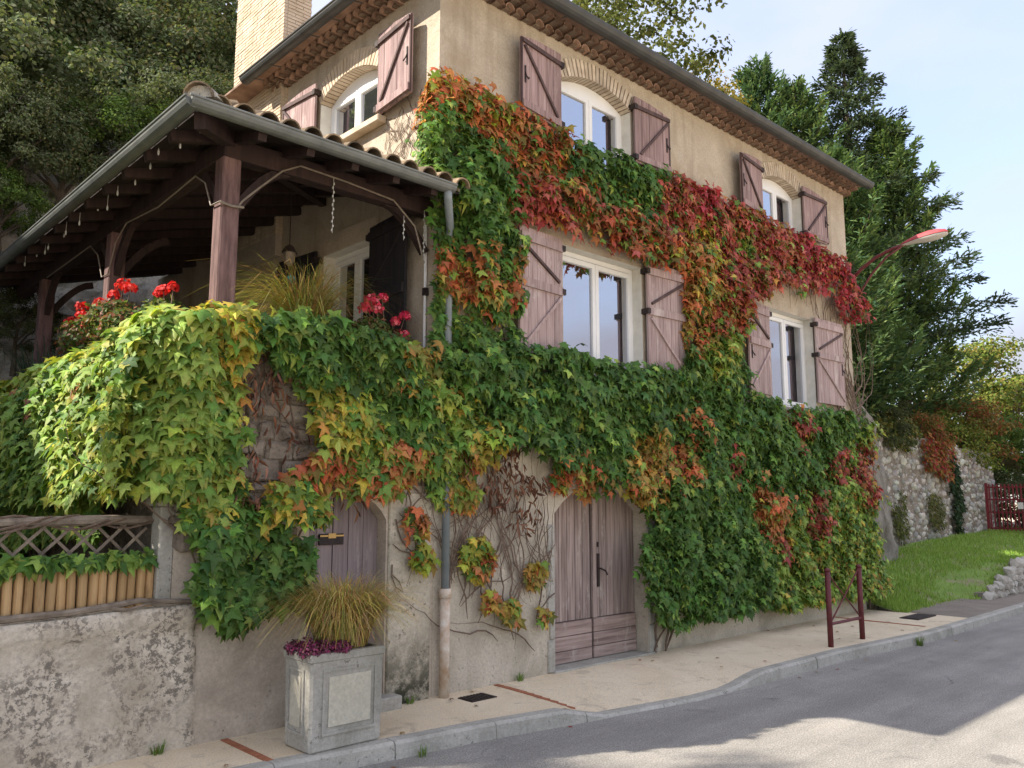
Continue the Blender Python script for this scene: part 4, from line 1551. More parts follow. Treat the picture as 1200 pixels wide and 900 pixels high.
def flower_head(parent, c, r, cols, n=60, size=0.036):
    d = unit(rng.normal(size=(n, 3)))
    d[:, 2] = np.where(d[:, 2] < -0.4, -d[:, 2], d[:, 2]) * 0.85
    pos = np.asarray(c) + d * r * rng.uniform(0.75, 1.0, (n, 1))
    tv = [(0, 0, 0), (0.5, -0.25, 0.1), (0.42, -0.8, 0.05), (0, -1.0, 0.0), (-0.42, -0.8, 0.05), (-0.5, -0.25, 0.1)]
    tf = [(0, 1, 2), (0, 2, 3), (0, 3, 4), (0, 4, 5)]
    return cloud('flower_head', tv, tf, pos, bases(d + rng.normal(size=(n, 3)) * 0.3, rng.normal(size=(n, 3))), rng.uniform(0.8, 1.2, n) * size, jcols(cols, n, 0.15), 'petal', parent, None)


RED = [(0.60, 0.022, 0.022), (0.50, 0.016, 0.02), (0.66, 0.06, 0.05)]
PINK = [(0.68, 0.05, 0.11), (0.58, 0.03, 0.09), (0.75, 0.20, 0.24)]


def geranium(label, base, heads, foliage, cols, dead=False):
    r = thing('geranium', label, 'geranium', base)
    mb = MB()
    for h in heads:
        a, c = Vector(base), Vector(h[:3])
        mb.tube([a, a.lerp(c, 0.5) + Vector((random.uniform(-0.04, 0.04), random.uniform(-0.04, 0.04), 0.04)), c], [0.008, 0.006, 0.004], 5)
    mb.build('stem', 'stem_bark', r)
    for f in foliage:
        ball_leaves('foliage', r, f[:3], (f[3], f[3], f[3] * 0.75), int(900 * f[3] / 0.25), 0.062,
                    [(0.06, 0.11, 0.03), (0.10, 0.15, 0.04), (0.17, 0.17, 0.06)] + ([(0.22, 0.10, 0.06)] if dead else []), 'leaf')
    for h in heads:
        flower_head(r, h[:3], h[3], cols)
    return r


geranium('bushy geranium with bright red heads at the terrace corner beside the fence', (-2.42, 2.5, 3.3),
         [(-2.42, 2.15, 4.10, 0.085), (-2.40, 1.98, 4.04, 0.07), (-2.45, 2.3, 4.02, 0.06), (-2.48, 3.30, 4.06, 0.075), (-2.55, 3.0, 3.90, 0.07), (-2.50, 2.58, 3.98, 0.07), (-2.52, 3.5, 3.92, 0.06), (-2.56, 2.8, 3.76, 0.055), (-2.55, 3.2, 3.80, 0.05)],
         [(-2.45, 3.0, 3.66, 0.34), (-2.43, 2.25, 3.74, 0.32), (-2.45, 1.8, 3.6, 0.27)], RED, True)
geranium('single red geranium against the front porch post', (-2.46, 0.75, 3.3),
         [(-2.44, 0.98, 3.83, 0.06), (-2.40, 0.85, 3.85, 0.05), (-2.42, 1.14, 3.84, 0.045)], [(-2.42, 1.0, 3.60, 0.22)], RED)
geranium('pink geranium by the dark shutter at the porch edge', (-0.42, 0.28, 3.25),
         [(-0.66, 0.22, 3.90, 0.075), (-0.58, 0.24, 3.83, 0.075), (-0.72, 0.25, 3.82, 0.06), (-0.54, 0.2, 3.94, 0.05), (-0.24, 0.22, 3.80, 0.06), (-0.26, 0.22, 3.60, 0.065), (-0.38, 0.2, 3.72, 0.04)],
         [(-0.62, 0.28, 3.58, 0.22), (-0.34, 0.28, 3.50, 0.20), (-0.15, 0.26, 3.4, 0.16)], PINK, True)
t = thing('plant_trough', 'long dark planting trough along the front edge of the terrace', 'trough', (-0.9, 0.36, 3.22))
MB().box(-1.75, -0.08, 0.20, 0.50, 3.222, 3.40).build('trough_box', 'iron', t, bevel=0.01)
t = thing('side_trough', 'long dark planting trough behind the red geraniums on the terrace side wall', 'trough', (-2.42, 2.0, 3.22))
MB().box(-2.56, -2.30, 0.6, 3.4, 3.222, 3.40).build('trough_box', 'iron', t, bevel=0.01)
# teal watering spikes and a blue pot between the leaves
for k_, (lab, p) in enumerate((('teal glass watering bulb above the wispy porch grass', (-1.45, 0.42, 4.02)), ('teal glass watering bulb beside the sunlit corner leaves', (-2.62, 0.42, 3.30)), ('teal glass watering bulb behind the yellow-green creeper top', (-2.36, 0.1, 3.42)))):
    t = thing('watering_bulb', lab, 'watering bulb', (p[0], p[1], p[2] - 0.25))
    MB().tube([(p[0], p[1], p[2] - 0.045), (p[0], p[1], p[2] - 0.02), (p[0], p[1], p[2] + 0.02), (p[0], p[1], p[2] + 0.04)], [0.012, 0.04, 0.042, 0.012], 9).build('globe', 'teal', t, True)
    MB().tube([(p[0], p[1], p[2] - 0.25), (p[0], p[1], p[2] - 0.04)], 0.008, 6).build('spike', 'teal', t)
t = thing('flower_pot', 'small blue flower pot at the terrace edge by the wispy grass', 'pot', (-0.90, 0.15, 3.40))
MB().tube([(-0.90, 0.13, 3.225), (-0.90, 0.13, 3.50), (-0.90, 0.13, 3.505), (-0.90, 0.13, 3.54)], [0.06, 0.085, 0.095, 0.097], 12).build('pot_body', 'blue_pot', t, True)

# weeds in the joints
for lab, p_, nb_, L_ in (('small green weed tuft growing against the kerb past the guard rail', (7.35, -1.80, -0.13), 60, 0.16), ('tiny weed sprouting at the foot of the rendered pier', (-0.30, -0.06, 0.0), 26, 0.10),
                         ('thin weed tuft at the wall foot beneath the bare creeper stems', (1.15, -0.04, 0.0), 30, 0.10), ('weed sprouting from the kerb joint near the concrete planter', (-0.95, -1.10, -0.13), 24, 0.09),
                         ('ragged weed at the base of the garden wall beside the red brick strip', (-2.65, -0.05, 0.0), 40, 0.11)):
    blades('weed', lab, 'weed', p_, nb_, L_, 0.8, [(0.12, 0.20, 0.04), (0.18, 0.25, 0.06)], 0.05, 0.8, 'leaf', 0.005)

# ------------------------------------------------------------------ hand rail on the kerb
t = thing('guard_rail', 'dark red steel guard rail with two posts and diagonal braces at the kerb', 'guard rail', (6.06, -1.35, 0))
for x in (5.58, 6.52):
    o = MB().tube([(x, -1.35, -0.02), (x, -1.35, 0.98)], 0.036, 10).build('post', 'red_metal', t, True)
    MB().tube([(x, -1.35, 0.98), (x, -1.35, 1.0), (x, -1.35, 1.02)], [0.042, 0.042, 0.012], 10).build('post_cap', 'red_metal', o, True)
MB().tube([(5.61, -1.35, 0.29), (6.49, -1.35, 0.29)], 0.02, 8).build('cross_bar', 'red_metal', t)
MB().tube([(5.61, -1.35, 0.31), (6.10, -1.35, 0.66), (6.49, -1.35, 0.95)], 0.011, 6).build('brace_rod', 'red_metal', t)
MB().tube([(6.49, -1.35, 0.31), (6.0, -1.338, 0.66), (5.61, -1.338, 0.95)], 0.011, 6).build('brace_rod', 'red_metal', t)

# ------------------------------------------------------------------ street lamp bracketed to the house corner
t = thing('street_lamp', 'street lamp with a pink-red hood on a curved bracket at the house corner', 'street lamp', (9.66, -0.02, 5.5))
MB().box(9.60, 9.72, -0.035, 0.0, 5.35, 6.2).build('wall_plate', 'red_metal', t)
MB().tube([(9.66, -0.03, 5.9), (9.67, -0.25, 6.12), (9.68, -0.55, 6.30), (9.70, -0.85, 6.40), (9.70, -1.08, 6.44)], [0.035, 0.033, 0.03, 0.03, 0.03], 8).build('arm', 'red_metal', t, True)
MB().tube([(9.66, -0.03, 5.42), (9.67, -0.2, 5.65), (9.68, -0.45, 6.0), (9.69, -0.75, 6.28), (9.70, -1.0, 6.40)], 0.02, 7).build('strut', 'red_metal', t, True)
# hood: flattened teardrop, open below
mb = MB()
prof = [(0.0, 0.035, 0.035), (0.10, 0.075, 0.065), (0.25, 0.125, 0.10), (0.45, 0.155, 0.115), (0.62, 0.145, 0.10), (0.74, 0.09, 0.06), (0.78, 0.02, 0.02)]
n = 10
for s, wd, ht in prof:
    y = -1.02 - s
    zc = 6.43 + 0.075 * s
    for j in range(n + 1):
        a = math.pi * j / n
        mb.v.append((9.70 + math.cos(a) * wd, y, zc + math.sin(a) * ht))
for i in range(len(prof) - 1):
    for j in range(n):
        a = i * (n + 1) + j
        mb.f.append((a, a + 1, a + n + 2, a + n + 1))
mb.build('hood', 'lamp_red', t, True)
mb = MB()
for s, wd, ht in prof:
    y = -1.02 - s
    zc = 6.425 + 0.075 * s
    for j in range(n + 1):
        a = math.pi * j / n
        mb.v.append((9.70 + math.cos(a) * wd * 0.93, y, zc - math.sin(a) * ht * (0.62 if s > 0.3 else 0.3)))
for i in range(len(prof) - 1):
    for j in range(n):
        a = i * (n + 1) + j
        mb.f.append((a, a + n + 1, a + n + 2, a + 1))
mb.build('lens', 'lamp_lens', t, True)

# ------------------------------------------------------------------ stone walls and the red gate beyond the house
rw = thing('retaining_wall', 'tall pale rubble stone retaining wall behind the lawn', 'wall', (18, 2.2, 0.5))


def rw_top(x):
    return 3.85 - 0.03 * (x - 15) + 0.12 * nz((x, 0, 0), 0.8)


mb = MB()
xs = frange(10.2, 26.5, 70)
for x in xs:
    for j in range(15):
        f = j / 14
        z = 0.2 + (rw_top(x) - 0.2) * f
        mb.v.append((x, wall_y(x) + 0.22 * f + 0.05 * nz((x, z, 0), 1.1), z))
    mb.v.append((x, wall_y(x) + 1.4, rw_top(x) + 0.05))
for i in range(len(xs) - 1):
    for j in range(15):
        a = i * 16 + j
        mb.f.append((a, a + 16, a + 17, a + 1))
mb.build('wall_core', 'rubble_dark', rw)
ico = bmesh.new()
bmesh.ops.create_icosphere(ico, subdivisions=1, radius=1.0)
ICV = np.array([v_.co[:] for v_ in ico.verts])
ICF = [[q.index for q in f_.verts] for f_ in ico.faces]
ico.free()


def stones(name, parent, pts, sizes, mat):
    n = len(pts)
    B = np.zeros((n, 3, 3))
    for i in range(n):
        a = random.uniform(-0.3, 0.3)
        s = np.array([random.uniform(0.8, 1.5), 0.55, random.uniform(0.5, 0.9)])
        B[i] = np.array([[math.cos(a), 0, math.sin(a)], [0, 1, 0], [-math.sin(a), 0, math.cos(a)]]) * s[None, :]
    sh = rng.uniform(0.26, 0.62, (n, 1)) * np.array([1.0, 0.93, 0.80]) * rng.uniform(0.95, 1.05, (n, 3))
    pts, sizes = np.asarray(pts), np.asarray(sizes)
    which = rng.integers(0, 3, n)
    for q in range(3):
        tv = ICV * (1 + 0.42 * np.array([noise.noise(Vector(c_) * 1.9 + Vector((q * 7, 0, 3))) for c_ in ICV]))[:, None]
        k_ = which == q
        cloud(name, tv, ICF, pts[k_], B[k_], sizes[k_], sh[k_], mat, parent)


P = []
for z in np.arange(0.35, 3.85, 0.15):
    x = 14.0 + random.uniform(0, 0.2)
    while x < 26.3:
        zz = z + random.uniform(-0.10, 0.10)
        f = (zz - 0.2) / 3.6
        if zz < rw_top(x) - 0.05 and zz > lawn_z(x, wall_y(x)) - 0.1 and random.random() < 0.93:
            P.append((x, wall_y(x) + 0.22 * f + 0.02 + 0.05 * nz((x, zz, 0), 1.1), zz))
        x += random.uniform(0.13, 0.27)
stones('stonework', rw, P, [random.choice((0.06, 0.08, 0.10, 0.13, 0.16)) * random.uniform(0.85, 1.15) for _ in P], 'stone_var')

bt = thing('buttress', 'grey rendered leaning buttress between the house and the stone wall', 'buttress', (13.2, 1.6, 0.3))
mb = MB()
xs, zs = frange(10.3, 14.9, 30), frange(0.1, 4.25, 30)
for z in zs:
    for x in xs:
        lean = 0.5 * (1 - z / 4.7)
        edge = sm((x - 14.2) / 0.7)
        mb.v.append((x, 1.62 - lean + 0.12 * nz((x, 0, z), 0.9) + 0.09 * nz((x, 2, z), 2.6) + 0.05 * nz((x, 5, z), 7) + edge * 0.9, z - 0.9 * sm((x - 13.0) / 1.9) * (z / 4.7)))
nx = len(xs)
for j in range(len(zs) - 1):
    for i in range(nx - 1):
        a = j * nx + i
        mb.f.append((a, a + 1, a + nx + 1, a + nx))
mb.build('render_face', 'rough_grey', bt, True)

sw = thing('stone_kerb_wall', 'low rubble stone wall edging the lawn beside the pavement', 'wall', (15.5, -1.0, 0))
MB().box(12.9, 24, -0.98, -0.72, -0.1, 0.12).build('footing', 'rubble_dark', sw)
STN = []
for k_ in range(4):
    bm = bmesh.new()
    bmesh.ops.create_icosphere(bm, subdivisions=1, radius=1.0)
    for v_ in bm.verts:
        v_.co *= 1 + 0.55 * nz(v_.co, 1.7, k_ * 5)
    me = bpy.data.meshes.new('stone')
    bm.to_mesh(me)
    bm.free()
    me.materials.append(MATS['stone_pale'])
    STN.append(me)
x = 12.85
while x < 24:
    ht = 0.14 + 0.52 * sm((x - 12.4) / 3.0)
    z = 0.06
    while z < ht:
        s = random.uniform(0.075, 0.12)
        link('stone', random.choice(STN), None, sw, (x + random.uniform(-0.04, 0.04), -0.97 + random.uniform(-0.03, 0.03), z), (random.uniform(0, 6), random.uniform(0, 6), random.uniform(0, 6)), (s * 1.25, s, s * 0.95))
        z += s * 1.35
    x += random.uniform(0.19, 0.25)

gt = thing('garden_gate', 'dark red barred metal gate standing at the end of the stone wall', 'gate', (24.4, 1.9, 0.95))
for y in (2.5, 0.95):
    MB().box(24.36, 24.44, y - 0.04, y + 0.04, 0.8, 2.48).build('gate_post', 'gate_red', gt)
for z in (1.05, 1.55, 1.95, 2.34):
    MB().box(24.385, 24.42, 0.99, 2.46, z - 0.025, z + 0.025).build('rail', 'gate_red', gt)
for i in range(13):
    y = 1.05 + i * 0.113
    MB().box(24.36, 24.384, y - 0.02, y + 0.02, 0.98, 2.44).build('bar', 'gate_red', gt)
MB().box(24.33, 24.352, 1.46, 1.62, 1.66, 1.86).build('notice', 'paper', gt)
gt2 = thing('entrance_gate', 'bright orange-red metal gate leaf next to the dark red barred gate', 'gate', (24.2, 0.3, 0.95))
for z in (1.05, 1.9, 2.5):
    MB().box(24.36, 24.40, -0.6, 0.87, z - 0.03, z + 0.03).build('rail', 'orange_red', gt2)
for i in range(14):
    y = -0.58 + i * 0.11
    MB().box(24.33, 24.358, y - 0.03, y + 0.03, 0.95, 2.55).build('bar', 'orange_red', gt2)

# grass blades on the lawn bank
n = 34000
gx = 9.8 + rng.random(n) ** 1.6 * 18
gy = np.empty(n)
gz = np.empty(n)
for i in range(n):
    y0 = lawn_edge(gx[i]) + 0.05
    y1 = wall_y(gx[i]) - 0.2
    gy[i] = y0 + (y1 - y0) * rng.random()
    gz[i] = lawn_z(gx[i], gy[i])
keep = np.array([(((gx[i] - 13.4) / 2.2) ** 2 + ((gy[i] + 0.35) / 0.45) ** 2 + 0.9 * nz((gx[i], gy[i], 2), 2.2) > 0.75) or rng.random() < 0.22 for i in range(n)])
pos = np.stack([gx, gy, gz], 1)[keep]
n = len(pos)
nr = np.stack([rng.normal(size=n), rng.normal(size=n), np.full(n, 0.25)], 1)
tip = np.stack([rng.normal(size=n) * 0.35, rng.normal(size=n) * 0.35, np.ones(n)], 1)
gl_ = cloud('grass', [(-0.09, 0, 0), (0.09, 0, 0), (0.0, -1, 0.1)], [(0, 1, 2)], pos, bases(nr, tip), rng.uniform(0.05, 0.12, n),
            jcols([(0.22, 0.35, 0.06), (0.27, 0.41, 0.08), (0.34, 0.41, 0.12), (0.18, 0.29, 0.05)], n), 'leaf', None)
tag(gl_, 'short bright green grass on the bank beside the house', 'grass')

# ------------------------------------------------------------------ the creeper: where it grows on the front (x, z in metres)
FACADE = [(-0.16, 6.34), (0.1, 6.45), (0.46, 6.47), (0.99, 6.34), (1.55, 6.38), (1.88, 6.29), (2.48, 6.37), (3.21, 6.38), (3.89, 6.36), (4.6, 6.46),
    (5.44, 6.37), (6.18, 6.39), (7.11, 6.41), (8.13, 6.32), (9.01, 6.17), (9.71, 5.74), (9.79, 5.23), (9.12, 5.13), (8.6, 5.47), (7.75, 5.54), (6.61,
    5.26), (5.87, 4.91), (5.59, 4.3), (5.77, 3.54), (6.21, 3.45), (7.25, 3.36), (8.92, 3.45), (9.74, 3.2), (9.89, 1.67), (10.06, 0.31), (9.01, 0.17),
    (7.78, 0.14), (5.72, 0.2), (4.05, 0.22), (3.47, 0.44), (3.21, 0.8), (3.15, 1.32), (3.46, 1.63), (3.18, 1.95), (2.63, 2.14), (2.09, 2.09), (1.66,
    2.28), (1.25, 2.51), (0.99, 2.68), (0.49, 2.25), (0.15, 2.11), (-0.18, 2.28), (-0.19, 3.21), (-0.07, 3.67), (-0.09, 4.84), (-0.23, 5.17), (-0.28,
    5.71)]
FACADE_HOLE = [(0.99, 4.98), (1.54, 5.05), (1.76, 5.02), (2.01, 5.03), (2.79, 4.97), (3.31, 4.96), (4.22, 5.08), (4.15, 3.55), (3.35, 3.52), (2.42,
    3.52), (1.67, 3.54), (1.06, 3.49)]
TERRACE = [(-2.04, 3.42), (-1.72, 3.54), (-1.19, 3.5), (-0.81, 3.43), (-0.2, 3.3), (-0.12, 2.24), (-0.48, 2.1), (-0.63, 1.94), (-0.96, 1.9), (-1.44,
    1.75), (-1.73, 1.79), (-1.96, 1.72), (-1.86, 2.02), (-1.58, 2.16), (-1.42, 2.36), (-1.50, 2.82), (-1.80, 3.10)]
CORNER = [(-2.66, 3.36), (-2.16, 3.51), (-2.03, 3.23), (-2.24, 2.99), (-2.24, 2.21), (-2.05, 2.01), (-2.19, 1.8), (-2.4, 1.87), (-2.57, 1.8)]
CASCADE = [(-2.44, 1.72), (-2.47, 1.87), (-2.12, 1.9), (-1.72, 1.61), (-1.47, 1.46), (-1.48, 1.13), (-1.78, 1.12), (-2.01, 1.07), (-2.15, 0.93),
    (-2.30, 1.03), (-2.42, 1.22), (-2.43, 1.38)]
CLUSTERS = [(-0.32, 1.70, 0.15), (-0.21, 1.37, 0.12), (0.50, 1.33, 0.21), (0.32, 1.99, 0.17), (1.37, 1.11, 0.14), (0.99, 0.76, 0.13), (0.68, 0.89,
    0.10), (1.50, 0.65, 0.09), (0.15, 2.11, 0.26), (1.80, 2.14, 0.15), (2.24, 2.05, 0.12), ]
SEEDS = [(0.10, 6.32, 'O', 0.39), (0.72, 6.28, 'O', 0.40), (1.55, 6.30, 'U', 0.32), (1.26, 5.99, 'U', 0.26), (0.11, 5.64, 'G', 0.38), (0.47, 5.36,
    'G', 0.43), (1.12, 5.64, 'U', 0.20), (1.62, 5.78, 'O', 0.19), (2.48, 6.08, 'D', 0.45), (3.35, 6.09, 'D', 0.42), (0.23, 5.01, 'G', 0.38), (1.26,
    5.27, 'R', 0.29), (1.68, 5.11, 'R', 0.23), (2.30, 5.53, 'U', 0.33), (3.14, 5.33, 'U', 0.41), (2.79, 5.03, 'R', 0.23), (3.91, 5.87, 'R', 0.37),
    (4.76, 6.34, 'C', 0.24), (5.42, 6.04, 'R', 0.40), (6.15, 6.08, 'R', 0.42), (6.65, 5.76, 'R', 0.50), (8.12, 6.22, 'C', 0.46), (9.16, 5.48, 'C',
    0.40), (4.94, 5.54, 'Y', 0.23), (5.89, 5.81, 'L', 0.22), (4.29, 5.28, 'O', 0.37), (4.68, 4.86, 'A', 0.31), (5.10, 4.55, 'U', 0.32), (5.61, 5.28,
    'R', 0.40), (4.25, 4.54, 'O', 0.30), (5.07, 4.04, 'L', 0.31), (5.50, 3.71, 'G', 0.32), (0.24, 4.26, 'O', 0.26), (0.48, 4.07, 'A', 0.17), (0.48,
    4.64, 'G', 0.24), (0.96, 4.30, 'O', 0.14), (0.37, 3.55, 'G', 0.45), (0.73, 3.22, 'D', 0.46), (1.81, 3.13, 'D', 0.50), (2.74, 3.21, 'D', 0.48),
    (3.80, 3.19, 'D', 0.45), (2.41, 2.77, 'G', 0.41), (3.41, 2.55, 'A', 0.28), (3.96, 2.41, 'O', 0.23), (3.05, 2.27, 'A', 0.25), (1.95, 2.89, 'Y',
    0.13), (4.18, 2.99, 'O', 0.15), (4.79, 2.91, 'G', 0.42), (4.95, 2.08, 'G', 0.41), (5.19, 2.32, 'R', 0.15), (7.22, 3.03, 'R', 0.19), (8.33, 2.47,
    'R', 0.20), (6.31, 1.64, 'O', 0.20), (7.66, 1.69, 'R', 0.20), (6.53, 1.26, 'R', 0.17), (9.27, 2.20, 'R', 0.22), (5.97, 1.96, 'O', 0.19), (6.39,
    2.61, 'G', 0.39), (7.77, 2.80, 'G', 0.42), (8.54, 1.54, 'L', 0.49), (9.09, 0.81, 'L', 0.50), (7.03, 0.91, 'L', 0.45), (5.10, 1.01, 'G', 0.52),
    (3.90, 1.07, 'G', 0.49), (4.12, 1.73, 'G', 0.39), (0.50, 2.12, 'A', 0.22), (-0.07, 2.28, 'L', 0.21), (0.03, 2.80, 'L', 0.24), (-0.50, 2.68, 'G',
    0.23), (2.75, 3.54, 'D', 0.43), (6.46, 3.41, 'G', 0.40), (-1.75, 3.38, 'G', 0.26), (-1.37, 3.36, 'G', 0.27), (-0.90, 3.18, 'D', 0.28), (-0.46,
    3.34, 'A', 0.15), (-0.70, 2.91, 'G', 0.25), (-1.17, 2.71, 'Y', 0.20), (-1.58, 2.20, 'O', 0.16), (-1.20, 2.21, 'O', 0.14), (-0.98, 2.41, 'L',
    0.19), (-0.69, 2.22, 'O', 0.13), (-1.73, 1.94, 'Y', 0.16), (-1.36, 1.94, 'L', 0.16), (-0.39, 2.23, 'O', 0.15), (-2.47, 3.18, 'Y', 0.31), (-2.44,
    2.62, 'L', 0.31), (-2.42, 2.07, 'L', 0.27), (-2.10, 1.45, 'G', 0.34), (-2.46, 1.53, 'G', 0.26), (-1.71, 1.29, 'G', 0.28), (-2.39, 1.53, 'A',
    0.05), (-0.27, 1.69, 'O', 0.11), (-0.27, 1.37, 'Y', 0.11), (0.33, 1.38, 'Y', 0.14), (0.62, 1.24, 'O', 0.12), (1.37, 1.11, 'A', 0.18), (0.99, 0.76,
    'A', 0.18), (0.49, 2.48, 'Y', 0.18), (2.24, 2.10, 'O', 0.16), (1.80, 2.14, 'O', 0.16), ]
PAL = {'G': [(0.089, 0.181, 0.038), (0.116, 0.221, 0.044), (0.068, 0.148, 0.035)],
       'D': [(0.057, 0.132, 0.038), (0.079, 0.164, 0.041), (0.098, 0.195, 0.047)],
       'L': [(0.215, 0.328, 0.065), (0.166, 0.282, 0.055), (0.286, 0.390, 0.083)],
       'Y': [(0.366, 0.390, 0.061), (0.268, 0.354, 0.055), (0.439, 0.366, 0.061)],
       'A': [(0.415, 0.244, 0.061), (0.293, 0.232, 0.055), (0.439, 0.317, 0.073), (0.195, 0.207, 0.049)],
       'O': [(0.46, 0.185, 0.07), (0.47, 0.14, 0.062), (0.39, 0.19, 0.065), (0.30, 0.20, 0.06)],
       'U': [(0.329, 0.091, 0.043), (0.403, 0.122, 0.055), (0.244, 0.110, 0.037), (0.159, 0.134, 0.037)],
       'R': [(0.35, 0.080, 0.068), (0.40, 0.125, 0.09), (0.26, 0.060, 0.05), (0.31, 0.14, 0.065)],
       'C': [(0.35, 0.048, 0.062), (0.41, 0.080, 0.082), (0.27, 0.036, 0.046), (0.36, 0.11, 0.075)]}


def inside(poly, u, v):
    poly = np.asarray(poly)
    x0, y0 = poly[:, 0], poly[:, 1]
    x1, y1 = np.roll(x0, -1), np.roll(y0, -1)
    c = np.zeros(len(u), bool)
    for a, b2, c2, d in zip(x0, y0, x1, y1):
        m_ = ((b2 > v) != (d > v))
        with np.errstate(divide='ignore', invalid='ignore'):
            c ^= m_ & (u < (c2 - a) * (v - b2) / (d - b2 + 1e-12) + a)
    return c


def vnoise(u, v, s, o=0.0):
    return np.array([noise.noise(Vector((a * s + o, b2 * s - o, o))) for a, b2 in zip(u, v)])


SEED_XY = np.array([(a, b2) for a, b2, c, d in SEEDS])
SEED_R = np.array([d for a, b2, c, d in SEEDS])
SEED_K = [c for a, b2, c, d in SEEDS]


def seed_colours(u, v):
    """autumn colour of each leaf: patches of the plant turn together"""
    n = len(u)
    uu = u + 0.17 * vnoise(u, v, 3.1, 4.0) + rng.normal(size=n) * 0.085
    vv = v + 0.17 * vnoise(u, v, 3.1, 9.0) + rng.normal(size=n) * 0.085
    d = np.hypot(uu[:, None] - SEED_XY[None, :, 0], vv[:, None] - SEED_XY[None, :, 1]) / SEED_R[None]
    k_ = d.argmin(1)
    out = np.empty((n, 3))
    keys = []
    for i in range(n):
        key = SEED_K[k_[i]]
        if rng.random() < 0.33:      # shoots of another age run through each patch
            opts = {'G': 'LDDG', 'D': 'GGGL', 'L': 'YGGA', 'R': 'UUUOLGA', 'C': 'RRULU', 'O': 'AUYLG', 'U': 'ROGGLA', 'A': 'LOYG', 'Y': 'LAG'}[key]
            key = opts[int(rng.integers(0, len(opts)))]
        p = PAL[key]
        out[i] = np.array(p[rng.integers(0, len(p))]) * rng.uniform(0.62, 1.38) * rng.uniform(0.90, 1.10, 3)
        keys.append(key)
    return out, keys


LEAF_VAR = []
for k_ in range(6):        # six leaf shapes: flat, folded, drooping, lopsided
    f1, f2, f3 = rng.normal(0, 0.28, 3)
    q = MB()
    q.v = [(a * (1 + 0.35 * f2), b2 + rng.normal(0, 0.03), c + f1 * abs(a) * 1.3 - abs(f2) * b2 * b2 * 0.9 + f3 * a * b2) for a, b2, c in MAPLE]
    q.f = list(MAPLE_F)
    q = q.mesh('leaf')
    q.materials.append(MATS['leaf_one'])
    LEAF_VAR.append(q)
CAMP = np.array([-5.27, -6.74, 1.9])


def plant_leaves(root, pos, B, sc, cols, singles=300, outer=None):
    """the leaves that show largest become objects of their own, the rest one mass"""
    score = sc / np.linalg.norm(pos - CAMP, axis=1)
    if outer is not None:
        score = score * (0.6 + outer)
    order = np.argsort(-score)
    # spread the choice over the plant: every other one of the best
    pick = order[: singles * 2: 2][:singles]
    mask = np.ones(len(pos), bool)
    mask[pick] = False
    off = np.array(world_off(root))
    for i in pick:
        o = bpy.data.objects.new('leaf', LEAF_VAR[int(rng.integers(0, 6))])
        COL.objects.link(o)
        o.parent = root
        M = np.eye(4)
        M[:3, :3] = B[i] * sc[i]
        M[:3, 3] = pos[i] - off
        o.matrix_basis = Matrix(M.tolist())
        o.color = (cols[i][0], cols[i][1], cols[i][2], 1)
    cloud('foliage', MAPLE, MAPLE_F, pos[mask], B[mask], sc[mask], cols[mask], 'leaf', root, tint=LEAF_TINT, bend=0.22)


def hang(nrm, up, n, tilt=0.75, jit=0.38):
    """leaf normals between outwards and upwards, tips hanging down and out"""
    out = np.tile(np.asarray(nrm, float), (n, 1))
    t_ = np.clip(rng.normal(tilt, 0.22, (n, 1)), 0.1, 1.6)
    nr = out + np.array([0, 0, 1.0]) * t_ * up + rng.normal(size=(n, 3)) * jit
    tip = np.tile(np.array([0, 0, -1.0]), (n, 1)) + out * 0.35 + rng.normal(size=(n, 3)) * 0.30
    return bases(nr, tip)


OPEN_AREAS = [(-3.0, -0.03, 3.28, 5.2), (1.78, 3.55, 3.4, 5.05), (6.65, 8.3, 3.4, 5.05), (1.72, 3.5, -0.1, 2.12), (-1.42, -0.55, 0.0, 1.97), (1.9, 3.35, 6.2, 7.4), (6.7, 8.1, 6.2, 7.4)]


def stems_on_front(mb, x, z, h, n, spread, rad, ymin=-0.03, ang0=1.57, region=None):
    for _ in range(n):
        p = np.array([x + random.uniform(-spread, spread), z + random.uniform(-0.35, 0.35)])
        a = ang0 + random.uniform(-0.9, 0.9)
        L = h * random.uniform(0.5, 1.0)
        pts, rr = [], []
        s = 0.0
        st = 0.11
        while s < L:
            if any(a0 < p[0] < a1 and b0 < p[1] < b1 for a0, a1, b0, b1 in OPEN_AREAS):
                break            # stems keep off doors, windows and the open porch
            pts.append((p[0], ymin - 0.012 * (1 + nz((p[0], 0, p[1]), 3)), p[1]))
            rr.append(max(0.0022, rad * (1 - s / L) * min(1, 0.25 + s * 3)))
            a += random.uniform(-0.55, 0.55)
            a += (ang0 - a) * 0.10
            p = p + st * np.array([math.cos(a), math.sin(a)])
            s += st
        if len(pts) > 2:
            mb.tube(pts, rr, 5)


# ---- creeper on the house front
vf = thing('wall_creeper', 'creeper with red, orange and green leaves covering the house front', 'creeper', (4.8, -0.1, 0.0))
n = 90000
u = rng.uniform(-0.4, 10.2, n)
v = rng.uniform(0.0, 6.7, n)
uw = u + 0.09 * vnoise(u, v, 2.3, 1.0) + rng.normal(size=n) * 0.05
vw = v + 0.10 * vnoise(u, v, 2.3, 6.0) + rng.normal(size=n) * 0.05
ok = inside(FACADE, uw, vw) & ~inside(FACADE_HOLE, u + rng.normal(size=n) * 0.03, v - 0.10 + rng.normal(size=n) * 0.04)
